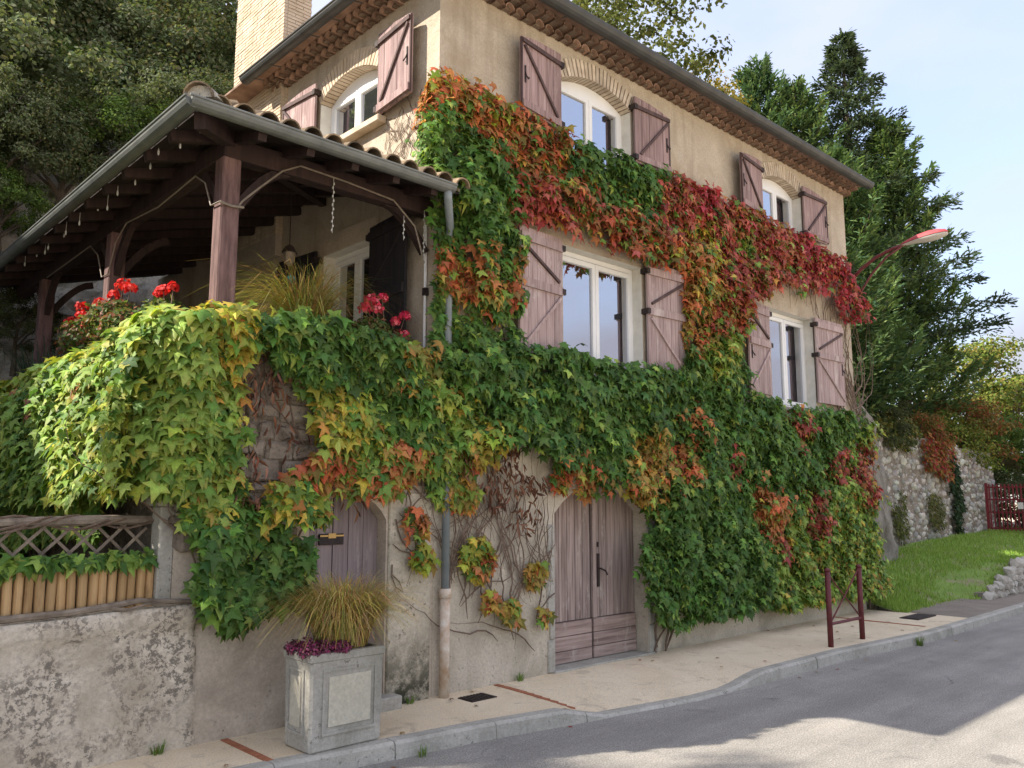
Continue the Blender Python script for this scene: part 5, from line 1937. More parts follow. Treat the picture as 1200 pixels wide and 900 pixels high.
# bare patches: by the lower window lintel, at the far corner, above the second window
bare = [(2.15, 5.12, 0.42, 0.22, 0.75), (8.9, 5.55, 0.75, 0.35, 0.75), (7.4, 5.32, 0.9, 0.28, 0.6), (9.55, 4.6, 0.3, 0.9, 0.6), (5.05, 6.1, 0.35, 0.22, 0.5)]
for bx_, bz_, rx_, rz_, pr in bare:
    ok &= ~((((u - bx_) / rx_) ** 2 + ((v - bz_) / rz_) ** 2 < 1) & (rng.random(n) < pr))
for cx_, cz_, cr_ in CLUSTERS:
    ok |= (((u - cx_) ** 2 + (v - cz_) ** 2) < (cr_ * 1.05) ** 2) & (rng.random(n) < 0.75)
ok &= ~((u > 3.4) & (v < 0.34 + 0.10 * vnoise(u, v, 1.5, 21.0)))
u, v = u[ok], v[ok]
n = len(u)
nn = vnoise(u, v, 1.7, 2.0) * 0.6 + vnoise(u, v, 4.0, 3.0) * 0.4
thin = np.where((u > -0.12) & (u < 0.26) & (v > 3.4) & (v < 5.0), 0.35, 1.0)
for cx_, cz_, cr_ in CLUSTERS:
    thin[(u - cx_) ** 2 + (v - cz_) ** 2 < (cr_ * 1.2) ** 2] = 0.35
keep = (nn > -0.26) | (rng.random(n) < 0.28)
u, v, nn, thin = u[keep], v[keep], nn[keep], thin[keep]
n = len(u)
layer = rng.random(n)
depth = (0.05 + (0.12 + 0.42 * (nn + 0.28)) * (0.2 + 0.8 * layer)) * thin + 0.02
depth = np.maximum(depth, 0.03)
depth = np.where(v > 5.6, depth * 0.75, depth)
pos = np.stack([u, -depth, v], 1)
cols, keys = seed_colours(u, v)
sc = rng.triangular(0.05, 0.105, 0.165, n)
low = (u > 7.2) & (v < 3.0)
sc = np.where(low, sc * 0.85, sc)
B = hang((0, -1, 0), 1.0, n)
plant_leaves(vf, pos, B, sc, cols, 300, layer)
# leaves round the corner on the side wall
n = 900
y = np.abs(rng.normal(size=n)) * 0.16
z = rng.uniform(5.35, 6.45, n)
zz_ = z - y * 0.6
pos = np.stack([-0.03 - 0.09 * rng.random(n) * np.exp(-y * 4), y, zz_], 1)
cols, _ = seed_colours(np.full(n, 0.05), zz_)
cloud('foliage', MAPLE, MAPLE_F, pos, hang((-1, 0, 0), 1.0, n), rng.uniform(0.06, 0.13, n) * np.exp(-y * 1.2), cols, 'leaf', vf, tint=LEAF_TINT, bend=0.22)
mb = MB()
for x, z, h, cnt, sp, rad in ((0.35, 0.9, 2.0, 14, 0.25, 0.012), (1.1, 0.6, 2.0, 14, 0.4, 0.012), (0.55, 1.3, 1.5, 14, 0.5, 0.010), (1.4, 1.2, 1.3, 10, 0.3, 0.009), (-0.25, 1.1, 1.4, 6, 0.2, 0.010),
                              (9.2, 3.4, 2.9, 26, 0.5, 0.014), (8.8, 5.0, 0.9, 30, 0.7, 0.009), (7.4, 5.0, 0.7, 16, 0.7, 0.008), (3.6, 0.1, 2.2, 6, 0.2, 0.02), (5.0, 3.2, 2.6, 8, 0.4, 0.014),
                              (0.4, 2.2, 3.6, 8, 0.5, 0.014), (2.1, 4.95, 0.6, 16, 0.4, 0.007), (9.9, 0.1, 1.5, 6, 0.15, 0.02)):
    stems_on_front(mb, x, z, h, cnt, sp, rad)
for x, z, h, cnt in ((0.7, 1.9, 1.2, 14), (1.3, 1.6, 1.1, 14), (0.3, 1.8, 0.9, 8)):
    stems_on_front(mb, x, z, h, cnt, 0.45, 0.007, ang0=-1.57)
tag(mb.build('stem', 'stem_bark', vf), kind='stuff')
mb = MB()
for k_ in range(70):       # fine dry tendrils on the corner of the side wall
    p = np.array([random.uniform(0.1, 1.0), random.uniform(5.7, 6.3)])
    a = random.uniform(0.5, 2.6)
    pts = []
    for s in range(6):
        pts.append((-0.012, p[0], p[1]))
        a += random.uniform(-0.5, 0.5)
        p = p + 0.055 * np.array([math.cos(a), math.sin(a) * 0.7])
    mb.tube(pts, [0.005, 0.0045, 0.004, 0.0035, 0.003, 0.002], 4)
mb.build('tendril', 'stem_bark', vf)


def dry_leaves(root, spots, n, nrm, plane):
    P_, = [[]]
    for i in range(n):
        a, b2, r = random.choice(spots)
        t_ = random.uniform(0, 6.283)
        q = r * math.sqrt(random.random())
        P_.append(plane(a + q * math.cos(t_), b2 + q * math.sin(t_)))
    P_ = np.array(P_)
    cloud('dry_leaf', DRYV, DRYF, P_, hang(nrm, 0.3, n, 0.2, 0.7), rng.uniform(0.07, 0.14, n), jcols([(0.20, 0.09, 0.055), (0.26, 0.13, 0.08), (0.13, 0.065, 0.045), (0.30, 0.16, 0.11)], n, 0.3), 'dry', root)


dry_leaves(vf, [(0.85, 2.35, 0.22), (1.1, 2.15, 0.22), (0.75, 2.0, 0.2), (1.35, 2.1, 0.15), (1.0, 2.55, 0.15), (1.2, 1.75, 0.2), (0.3, 2.3, 0.15)], 300, (0, -1, 0), lambda a, b2: (a, -0.05 - random.random() * 0.12, b2))

# ---- creeper on the terrace front, with the part that hangs by the door
vt = thing('terrace_creeper', 'green and yellow creeper draped over the terrace front above the small door', 'creeper', (-1.3, -0.1, 1.0))
n = 19000
u = rng.uniform(-3.05, 0.0, n)
v = rng.uniform(0.8, 3.7, n)
uw = u + 0.08 * vnoise(u, v, 2.6, 1.0) + rng.normal(size=n) * 0.04
vw = v + 0.08 * vnoise(u, v, 2.6, 6.0) + rng.normal(size=n) * 0.04
ok = inside(TERRACE, uw, vw) | inside(CORNER, uw, vw) | inside(CASCADE, uw, vw)
door_clear = (u > -1.34) & (u < -0.60) & (v < 2.0)
ok &= ~door_clear & (rng.random(n) < 0.95)
u, v = u[ok], v[ok]
n = len(u)
nn = vnoise(u, v, 2.2, 12.0)
keep = (nn > -0.40) | (rng.random(n) < 0.3)
u, v, nn = u[keep], v[keep], nn[keep]
n = len(u)
layer = rng.random(n)
depth = 0.05 + (0.14 + 0.22 * (nn + 0.3)) * (0.2 + 0.8 * layer) + 0.10 * np.clip((v - 2.9) / 0.5, 0, 1)
pos = np.stack([u, -depth, v], 1)
cols, _ = seed_colours(u, v)
B = hang((0, -1, 0), 1.0, n)
plant_leaves(vt, pos, B, rng.triangular(0.06, 0.12, 0.18, n), cols, 300, layer)
# leaves lying over the top of the parapet
n = 950
u = rng.uniform(-2.75, -0.1, n)
y = rng.uniform(-0.12, 0.30, n)
lump = 0.14 + 0.22 * vnoise(u, y, 2.0, 30.0)
lump += 0.16 * np.exp(-((u + 2.35) / 0.35) ** 2) + 0.12 * np.exp(-((u + 1.45) / 0.4) ** 2)
lump *= np.where(u > -0.7, 0.55, 1.0)
pos = np.stack([u, y, 3.24 + np.clip(lump, 0.02, 1) * rng.uniform(0.4, 1.0, n)], 1)
cols, _ = seed_colours(u, np.full(n, 3.35))
cloud('foliage', MAPLE, MAPLE_F, pos, hang((0, -0.7, 0.6), 1.0, n, 0.9, 0.5), rng.uniform(0.12, 0.20, n), cols, 'leaf', vt, tint=LEAF_TINT, bend=0.22)
mb = MB()
stems_on_front(mb, -1.9, 1.3, 2.0, 12, 0.5, 0.012)
stems_on_front(mb, -0.9, 2.0, 1.3, 12, 0.6, 0.012)
stems_on_front(mb, -0.35, 1.9, 1.2, 10, 0.25, 0.016, -0.05)
stems_on_front(mb, -1.65, 1.55, 0.6, 7, 0.25, 0.008, -0.02, 0.3)
mb.tube([(-2.45, -0.06, 1.5), (-2.3, -0.10, 1.9), (-2.25, -0.12, 2.4), (-2.1, -0.1, 2.9), (-2.0, -0.05, 3.25)], [0.03, 0.026, 0.024, 0.02, 0.015], 7)
tag(mb.build('stem', 'stem_bark', vt), kind='stuff')
dry_leaves(vt, [(-2.1, 2.75, 0.16), (-2.05, 2.2, 0.14), (-1.7, 2.5, 0.2), (-1.8, 2.9, 0.16), (-2.15, 2.0, 0.12), (-2.2, 3.25, 0.18), (-1.95, 2.95, 0.18), (-2.0, 1.85, 0.1), (-0.95, 2.1, 0.3), (-1.9, 3.3, 0.15)], 230, (0, -1, 0), lambda a, b2: (a, -0.06 - random.random() * 0.14, b2))

# ---- creeper on the side of the terrace
vs_ = thing('side_creeper', 'sunlit yellow-green creeper mass hanging down the terrace side above the lattice', 'creeper', (-2.8, 3.0, 1.0))
n = 18500
u = rng.uniform(-0.15, 7.2, n)
v = rng.uniform(1.05, 3.5, n)
nn = vnoise(u, v, 1.6, 40.0) * 0.65 + vnoise(u, v, 3.6, 44.0) * 0.35
topz = 3.28 + 0.12 * np.array([noise.noise(Vector((a * 1.4, 3.3, 0))) for a in u]) - 0.03 * u
keep = (v < topz) & (v > 1.62 + 0.15 * nn - 0.10 * np.clip(u - 1.5, 0, 5) + 0.36 * (u < 0.75)) & ((nn > -0.40) | (rng.random(n) < 0.3))
u, v, nn = u[keep], v[keep], nn[keep]
n = len(u)
layer = rng.random(n)
belly = 0.20 * np.sin(np.clip((v - 1.0) / 2.4, 0, 1) * math.pi)
depth = 0.06 + belly + (0.20 + 0.34 * (nn + 0.3)) * (0.25 + 0.75 * layer)
depth = np.where(v < 1.9, np.minimum(depth, 0.35), depth)
pos = np.stack([-2.6 - depth, u, v], 1)
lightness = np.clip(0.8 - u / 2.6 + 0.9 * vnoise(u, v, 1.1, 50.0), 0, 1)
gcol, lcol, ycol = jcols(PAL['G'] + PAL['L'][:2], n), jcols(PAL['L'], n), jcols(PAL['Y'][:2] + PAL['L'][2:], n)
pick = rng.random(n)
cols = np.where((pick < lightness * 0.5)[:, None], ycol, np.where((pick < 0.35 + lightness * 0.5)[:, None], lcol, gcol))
brn = (v > 2.75) & (vnoise(u, v, 2.1, 60.0) > 0.28) & (rng.random(n) < 0.45)
cols[brn] = jcols([(0.26, 0.12, 0.07), (0.33, 0.20, 0.07)], int(brn.sum()))
B = hang((-1, -0.25, 0), 1.0, n, 0.9)
plant_leaves(vs_, pos, B, rng.triangular(0.06, 0.11, 0.165, n), cols, 300, layer)
n = 1500
y = rng.uniform(-0.1, 5.5, n)
x = rng.uniform(-2.95, -2.35, n)
lump = 0.10 + 0.18 * vnoise(x, y, 1.7, 70.0) + 0.10 * np.exp(-(y / 0.6) ** 2)
pos = np.stack([x, y, 3.20 + np.clip(lump, 0.0, 1) * rng.uniform(0.4, 1.0, n)], 1)
cloud('foliage', MAPLE, MAPLE_F, pos, hang((-0.5, -0.2, 0.7), 1.0, n, 0.9, 0.5), rng.uniform(0.12, 0.2, n), jcols(PAL['Y'][:2] + PAL['L'], n), 'leaf', vs_, tint=LEAF_TINT, bend=0.22)
# round the corner of the terrace
n = 2600
ph = rng.uniform(-0.25, 1.75, n)
z = rng.uniform(2.02, 3.42, n)
rr = 0.10 + 0.30 * rng.random(n) + 0.12 * vnoise(ph * 0.6, z, 2.0, 80.0)
rad_ = np.stack([-np.cos(ph), -np.sin(ph), np.zeros(n)], 1)
pos = np.array([-2.55, 0.05, 0.0]) + rad_ * rr[:, None]
pos[:, 2] = z
Bc = np.concatenate([hang(tuple(rad_[i]), 1.0, 1, 0.85) for i in range(n)])
cloud('foliage', MAPLE, MAPLE_F, pos, Bc, rng.uniform(0.10, 0.18, n), jcols(PAL['Y'][1:2] + PAL['L'] + PAL['L'] + PAL['G'][1:2], n), 'leaf', vs_, tint=LEAF_TINT, bend=0.22)
mb = MB()
for k_ in range(9):
    y = random.uniform(0.3, 6)
    pts = [(-2.62 - 0.03 * i, y + 0.2 * nz((y, i, 0), 0.7), 1.0 + 0.36 * i) for i in range(7)]
    mb.tube(pts, [0.02, 0.018, 0.015, 0.013, 0.011, 0.009, 0.006], 5)
tag(mb.build('stem', 'stem_bark', vs_), kind='stuff')
# leaves between the logs and the lattice
vl = thing('fence_creeper', 'fringe of green creeper leaves poking through between lattice and logs', 'creeper', (-3.7, 0.16, 1.35))
n = 210
u = rng.uniform(-4.9, -2.75, n)
pos = np.stack([u, 0.10 - 0.06 * rng.random(n), 1.44 + 0.07 * rng.random(n) + 0.03 * vnoise(u, u, 3, 0)], 1)
cols = jcols(PAL['G'] + PAL['L'], n)
B = hang((0, -1, 0.2), 1.0, n, 0.7, 0.5)
plant_leaves(vl, pos, B, rng.uniform(0.09, 0.16, n), cols, 120)

# ------------------------------------------------------------------ trees and bushes


def crown_data(rx, ry, rz, clusters, per, leaf, seed, clump=0.34, base_cut=-0.7):
    """leaf positions gathered in clumps through an uneven ellipsoid, centre at the origin"""
    r_ = np.random.default_rng(seed)
    P_, N_, T_ = [], [], []
    for k_ in range(clusters):
        d = unit(r_.normal(size=3))
        if d[2] < base_cut:
            d[2] = -d[2]
        rad = r_.uniform(0.35, 1.0) ** 0.55
        wob = 1 + 0.30 * noise.noise(Vector((d[0] * 1.6 + seed, d[1] * 1.6, d[2] * 1.6)))
        c = d * rad * wob * np.array([rx, ry, rz])
        m_ = int(per * r_.uniform(0.6, 1.3))
        cs = clump * (rx + rz) * 0.5 * r_.uniform(0.6, 1.2)
        q = unit(r_.normal(size=(m_, 3))) * (r_.random((m_, 1)) ** 0.5) * cs * np.array([1, 1, 0.7])
        P_.append(c + q)
        N_.append(unit(q) * 0.7 + d * 0.4 + np.array([0, 0, 0.5]) + r_.normal(size=(m_, 3)) * 0.5)
        T_.append(np.full(m_, r_.uniform(0.72, 1.28)))
    P_, N_, T_ = np.concatenate(P_), np.concatenate(N_), np.concatenate(T_)
    return P_, N_, T_


def crown_mesh(name, spec, cols, leaf, mat='leaf_dull', tv=RHOMB, tf=RHOMB_F):
    P_, N_, T_ = spec
    n = len(P_)
    o = cloud(name, tv, tf, P_, bases(N_, rng.normal(size=(n, 3)) + np.array([0, 0, -0.6])), rng.uniform(0.7, 1.3, n) * leaf, jcols(cols, n, 0.22) * T_[:, None], mat, None, None)
    me = o.data
    bpy.data.objects.remove(o)
    return me


def trunk_mesh(h, r, limbs, mat, seed, rx, rz):
    random.seed(seed)
    mb = MB()
    pts = [(0.06 * h * nz((0, 0, i), 0.7, seed), 0.06 * h * nz((9, 0, i), 0.7, seed), -0.8 + (h + 0.8) * i / 6) for i in range(7)]
    mb.tube(pts, [r * (1.15 - 0.12 * i) for i in range(7)], 7)
    for k_ in range(limbs):
        a = random.uniform(0, 6.28)
        p = Vector(pts[random.randint(3, 6)])
        e = p + Vector((math.cos(a) * rx * 0.8, math.sin(a) * rx * 0.8, rz * random.uniform(0.4, 1.2)))
        m1 = p.lerp(e, 0.5) + Vector((0, 0, rz * 0.18))
        mb.tube([p, m1, e], [r * 0.5, r * 0.3, r * 0.08], 5)
    me = mb.mesh('trunk')
    me.materials.append(MATS[mat])
    return me


def plant_tree(name, label, cat, crown, trunk, loc, s, rz=0.0, group=None, lift=1.0, sx=1.0, sz=1.0):
    r = thing(name, label, cat, loc, group)
    o = bpy.data.objects.new('crown', crown)
    COL.objects.link(o)
    o.parent = r
    o.location = (0, 0, lift * s)
    o.rotation_euler = (0, 0, rz)
    o.scale = (s * sx, s * sx, s * sz)
    t_ = bpy.data.objects.new('trunk', trunk)
    COL.objects.link(t_)
    t_.parent = r
    t_.scale = (s, s, s)
    t_.rotation_euler = (0, 0, rz)
    return r


OAK = [(0.11, 0.14, 0.07), (0.145, 0.175, 0.095), (0.085, 0.115, 0.05), (0.17, 0.18, 0.105)]
GREEN = [(0.09, 0.15, 0.035), (0.125, 0.185, 0.045), (0.07, 0.12, 0.03)]
DARK = [(0.06, 0.085, 0.038), (0.085, 0.11, 0.05), (0.11, 0.105, 0.055)]
OLIVE = [(0.14, 0.13, 0.04), (0.10, 0.12, 0.035), (0.18, 0.15, 0.05)]
CR = {}
CR['oak'] = crown_mesh('oak_crown', crown_data(1.5, 1.5, 1.25, 80, 210, 0.1, 1, 0.25), OAK, 0.066)
CR['green'] = crown_mesh('green_crown', crown_data(1.4, 1.4, 1.2, 75, 200, 0.1, 2, 0.25), GREEN, 0.07)
CR['dark'] = crown_mesh('dark_crown', crown_data(1.5, 1.5, 1.4, 75, 200, 0.1, 3, 0.25), DARK, 0.068)
TRK = trunk_mesh(1.1, 0.10, 7, 'bark', 5, 1.3, 0.9)
HL = {'oak': ('holm_oak', 'grey-green holm oak on the wooded hillside behind the porch', 'tree', 'holm oaks on the hillside'),
      'green': ('hillside_bush', 'fresh green bush among the darker trees on the hillside', 'bush', 'green bushes on the hillside'),
      'dark': ('dark_evergreen', 'dark evergreen shrub in the shade of the hillside', 'shrub', 'dark evergreens on the hillside')}
spots = []
# (x, y, kind, size) seen above and beside the porch roof
for x, y, kd, s in ((-2.6, 9.6, 'oak', 1.5), (-1.4, 10.0, 'green', 0.95), (-0.4, 9.4, 'dark', 1.25), (0.6, 9.8, 'oak', 1.15), (1.6, 9.2, 'dark', 1.3), (2.5, 9.8, 'green', 1.1), (3.4, 9.2, 'oak', 1.2),
                    (-3.4, 11.2, 'oak', 1.6), (-2.0, 11.6, 'dark', 1.3), (-0.8, 11.8, 'green', 1.2), (0.5, 11.5, 'dark', 1.4), (1.9, 11.6, 'green', 1.25), (3.2, 11.5, 'dark', 1.4), (4.6, 11, 'green', 1.2),
                    (-3.0, 13.6, 'oak', 1.7), (-1.2, 13.8, 'dark', 1.6), (0.8, 13.8, 'oak', 1.5), (2.6, 13.6, 'dark', 1.6), (4.4, 13.4, 'oak', 1.5), (6.2, 13.0, 'green', 1.5), (7.5, 12, 'oak', 1.3),
                    (-2.4, 16.2, 'dark', 1.8), (0.2, 16.4, 'green', 1.7), (2.4, 16.2, 'dark', 1.8), (4.8, 16.0, 'dark', 1.8), (7.0, 15.5, 'oak', 1.7), (-0.5, 19, 'oak', 2.1), (3.2, 19, 'dark', 2.1), (6.4, 18.5, 'oak', 2.0)):
    spots.append((x, y, kd, s))
for x, y, kd, s in spots:
    nm, lab, cat, grp = HL[kd]
    plant_tree(nm, lab, cat, CR[kd], TRK, (x, y, hill_z(x, y) - 0.35 * s), s, random.uniform(0, 6.28), grp, 1.5, 1.0, random.uniform(0.9, 1.2))
# the wood goes on along the slope beyond the garden
for x, y, kd, s in ((-11.0, 2.4, 'oak', 1.35), (-10.5, 0.0, 'dark', 1.4), (-11.4, 7.6, 'oak', 1.0), (-13.5, 3.2, 'oak', 1.5), (-9.2, 9.6, 'oak', 1.0), (-6.4, 10.6, 'oak', 1.3), (-5.0, 9.8, 'dark', 1.2),
                    (-15, 7, 'oak', 1.2), (-9.6, -0.6, 'dark', 1.5)):
    nm = 'slope_oak' if kd == 'oak' else 'slope_evergreen'
    plant_tree(nm, 'grey-green oak on the slope beyond the garden' if kd == 'oak' else 'dark evergreen on the slope beyond the garden', 'tree', CR[kd], TRK, (x, y, hill_z(x, y) - 0.4), s, random.uniform(0, 6.28),
               'oaks on the slope beyond the garden' if kd == 'oak' else 'evergreens on the slope beyond the garden', 1.5)
# bushes at the foot of the rock
for x, y, z, kd, s, lab in ((-3.4, 6.6, 1.0, 'dark', 0.85, 'dark shrub at the foot of the pale rock'), (-3.25, 4.6, 0.8, 'green', 0.55, 'low green shrub against the shaded creeper on the terrace side'), (-2.7, 7.4, 6.5, 'oak', 0.75, 'grey-green ivy bush clinging to the pale rock'), (-1.75, 7.5, 6.6, 'dark', 0.7, 'dark bush overhanging the pale rock beside the ivy bush'), (-0.8, 7.6, 6.9, 'green', 0.75, 'leafy green bush at the rock top behind the porch gutter'), (0.3, 7.8, 7.3, 'oak', 0.9, 'grey-green bush between the rock top and the chimney'), (1.5, 7.8, 7.6, 'dark', 0.9, 'dark bush low behind the chimney'),
                            (-2.6, 7.2, 5.7, 'green', 0.5, 'mossy green bush on the rock ledge below the ivy bush'), (-2.2, 7.5, 4.1, 'dark', 0.42, 'small dark bush growing from a crack in the pale rock'), (-3.3, 7.2, 5.6, 'oak', 0.5, 'scrubby grey bush at the outer edge of the pale rock')):
    plant_tree('rock_shrub', lab, 'shrub', CR[kd], TRK, (x, y, z), s, random.uniform(0, 6.28), None, 1.2)
# spiky oleander-like plant behind the geraniums
blades('sword_plant', 'dark blue-green strappy plant growing before the pale rock by the porch', 'plant', (-2.25, 5.0, 3.0), 260, 0.95, 0.6, [(0.05, 0.09, 0.06), (0.07, 0.11, 0.07), (0.04, 0.07, 0.05)], 0.35, 0.6, 'leaf_dull', 0.016)
# a dead pale sapling standing out of the bushes
random.seed(21)
ds = thing('dead_sapling', 'bare pale dead sapling standing out from the hillside bushes', 'sapling', (-0.95, 8.9, 6.0))
mb = MB()
mb.tube([(-0.95, 8.9, 6.0), (-0.93, 8.88, 7.2), (-0.95, 8.86, 8.2), (-0.99, 8.86, 9.0)], [0.045, 0.035, 0.025, 0.008], 6)
for k_ in range(12):
    z = random.uniform(7.6, 8.8)
    a = random.uniform(0, 6.28)
    L = random.uniform(0.3, 0.8)
    p = Vector((-0.95, 8.87, z))
    e = p + Vector((math.cos(a) * L * 0.7, math.sin(a) * L * 0.4, L * 0.75))
    mb.tube([p, p.lerp(e, 0.5) + Vector((0, 0, -0.04)), e], [0.014, 0.009, 0.003], 4)
mb.build('branches', 'pale_bark', ds)


# ---- conifers: trunk, ascending boughs, flat feathery sprays
def conifer(name, label, loc, H, Rb, cols, seed, n_bough=150, rise=0.45, sharp=1.25, spray=0.34, first=0.08, per=70):
    random.seed(seed)
    r_ = np.random.default_rng(seed)
    t_ = thing(name, label, 'conifer', loc)
    mb = MB()
    L = Vector(loc)
    mb.tube([L + Vector((0, 0, -0.5)), L + Vector((0.03 * H * nz((seed, 0, 0)), 0, H * 0.5)), L + Vector((0, 0, H))], [0.02 * H, 0.012 * H, 0.01], 8)
    P_, N_, T_, C_ = [], [], [], []
    bo = MB()
    for k_ in range(n_bough):
        f = first + (0.985 - first) * (k_ / n_bough) ** 0.9
        a = k_ * 2.399 + random.uniform(-0.4, 0.4)
        reach = Rb * max(0.03, (1 - f)) ** (1 / sharp) * random.uniform(0.55, 1.15)
        d = np.array([math.cos(a), math.sin(a), 0])
        p0 = np.array(loc) + np.array([0, 0, f * H])
        rs = rise * random.uniform(0.7, 1.3)
        curve = lambda s: p0 + d * reach * s + np.array([0, 0, reach * (rs * s ** 1.6 - 0.10 * s)])
        bo.tube([curve(s) for s in (0, 0.5, 1.0)], [0.016 + 0.008 * reach, 0.012, 0.004], 4)
        m_ = int(per * (0.35 + reach / Rb * 1.2))
        s = 0.12 + 0.88 * r_.random(m_) ** 0.7
        base = np.array([curve(q) for q in s])
        wdt = (0.30 + 0.16 * reach) * np.sin(np.clip(s, 0, 1) * 2.7 + 0.3) * 0.55
        side = np.array([-d[1], d[0], 0])
        off = r_.normal(size=m_)
        pos = base + side[None] * (off * wdt)[:, None] + np.array([0, 0, 1.0])[None] * (r_.normal(size=m_) * 0.09 - 0.05 * np.abs(off))[:, None]
        tipd = d[None] * 0.9 + side[None] * off[:, None] * 0.6 + np.array([0, 0, rs * 1.1])[None] + r_.normal(size=(m_, 3)) * 0.22
        nr = np.array([0, 0, 1.0])[None] + r_.normal(size=(m_, 3)) * 0.6
        P_.append(pos); N_.append(nr); T_.append(tipd)
        C_.append(jcols(cols, m_, 0.18) * random.uniform(0.78, 1.22) * (0.82 + 0.36 * s)[:, None] ** 0.6)
    # leader
    P_, N_, T_, C_ = np.concatenate(P_), np.concatenate(N_), np.concatenate(T_), np.concatenate(C_)
    n = len(P_)
    tv = [(0, 0, 0), (0.17, -0.35, 0.02), (0.06, -0.5, 0.02), (0.13, -0.75, 0.0), (0, -1, -0.03), (-0.13, -0.7, 0.0), (-0.06, -0.45, 0.02), (-0.17, -0.3, 0.02)]
    tf = [(0, 1, 2), (0, 2, 6), (0, 6, 7), (2, 3, 4), (2, 4, 6), (4, 5, 6)]
    cloud('crown', tv, tf, P_, bases(N_, T_), r_.uniform(0.75, 1.3, n) * spray, C_, 'leaf_dull', t_, None)
    mb.build('trunk', 'bark', t_)
    tag(bo.build('bough', 'bark', t_), kind='stuff')
    return t_


CYP = [(0.068, 0.12, 0.05), (0.09, 0.148, 0.056), (0.05, 0.095, 0.044), (0.12, 0.172, 0.066)]
SPR = [(0.05, 0.075, 0.05), (0.065, 0.095, 0.06), (0.05, 0.07, 0.04)]
conifer('spruce', 'tall dark spruce with a ragged top rising behind the cypresses', (24.6, 6.4, 3.9), 16.1, 6.6, SPR, 31, 95, 0.10, 1.1, 0.26, 0.2, 280)
conifer('cypress', 'bushy green cypress with upswept feathery boughs by the house corner', (18.6, 4.4, 3.8), 8.6, 2.6, CYP, 32, 150, 1.1, 1.7, 0.24, 0.0, 190)
conifer('cypress', 'light green pointed cypress showing over the middle of the roof', (22.4, 8.8, 4.0), 14.7, 4.6, [(c[0] * 0.95, c[1] * 1.0, c[2] * 1.2) for c in CYP], 33, 150, 1.0, 1.3, 0.25, 0.1, 190)
conifer('cypress', 'broad green cypress in front of the dark spruce above the roof end', (22.6, 7.5, 3.9), 13.6, 3.9, [(c[0] * 1.1, c[1] * 1.05, c[2] * 1.1) for c in CYP], 34, 130, 1.1, 1.4, 0.25, 0.0, 190)
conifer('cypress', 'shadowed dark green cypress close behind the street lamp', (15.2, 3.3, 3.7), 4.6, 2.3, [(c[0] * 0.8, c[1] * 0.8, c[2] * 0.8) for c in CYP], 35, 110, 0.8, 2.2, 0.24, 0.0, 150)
conifer('cypress', 'wide drooping cypress spreading over the stone wall', (24.8, 5.0, 3.8), 12.0, 3.0, [(c[0] * 1.1, c[1] * 1.05, c[2]) for c in CYP], 36, 125, 0.95, 1.5, 0.25, 0.0, 230)

# ---- leafy trees behind the roof and at the far end
AUT = [(0.15, 0.15, 0.045), (0.11, 0.13, 0.04), (0.20, 0.17, 0.05)]
CR['airy'] = crown_mesh('airy_crown', crown_data(2.0, 2.0, 2.0, 70, 52, 0.13, 8, 0.24), [(0.10, 0.12, 0.04), (0.13, 0.14, 0.05), (0.08, 0.10, 0.035)], 0.13)
CR['gold'] = crown_mesh('gold_crown', crown_data(2.0, 2.0, 1.9, 75, 60, 0.13, 9, 0.26), [(0.30, 0.23, 0.05), (0.22, 0.20, 0.05), (0.36, 0.27, 0.06), (0.16, 0.17, 0.04)], 0.13)
CR['lime'] = crown_mesh('lime_crown', crown_data(1.9, 1.9, 1.6, 95, 85, 0.11, 10, 0.30), [(0.12, 0.17, 0.035), (0.17, 0.20, 0.045), (0.09, 0.13, 0.03), (0.22, 0.19, 0.05)], 0.115)
CR['rusty'] = crown_mesh('rusty_crown', crown_data(1.6, 1.6, 1.2, 70, 80, 0.11, 12, 0.30), [(0.20, 0.13, 0.045), (0.26, 0.08, 0.045), (0.13, 0.13, 0.04), (0.18, 0.15, 0.05)], 0.11)
TRL = trunk_mesh(2.6, 0.13, 10, 'bark', 15, 1.8, 1.3)
plant_tree('leafy_tree', 'airy olive-green tree showing above the roof ridge', 'tree', CR['airy'], TRL, (15.5, 9.2, 12.0), 1.45, 0.3, None, 3.2)
plant_tree('leafy_tree', 'thin yellowing tree between the olive-green tree and the cypress', 'tree', CR['gold'], TRL, (20.2, 9.8, 13.0), 0.95, 1.2, None, 3.2)
plant_tree('leafy_tree', 'small pale olive tree behind the house roof edge by the ridge', 'tree', CR['airy'], TRL, (13.0, 9.2, 12.4), 0.95, 2.3, None, 3.2)
plant_tree('leafy_tree', 'rounded lime-green tree beyond the cypresses', 'tree', CR['lime'], TRL, (37.5, 6.5, 3.4), 1.5, 0.9, None, 2.6)
plant_tree('leafy_tree', 'yellow-green tree with a low crown behind the red gate', 'tree', CR['lime'], TRL, (35.5, 4.6, 2.4), 1.35, 2.4, None, 2.2)
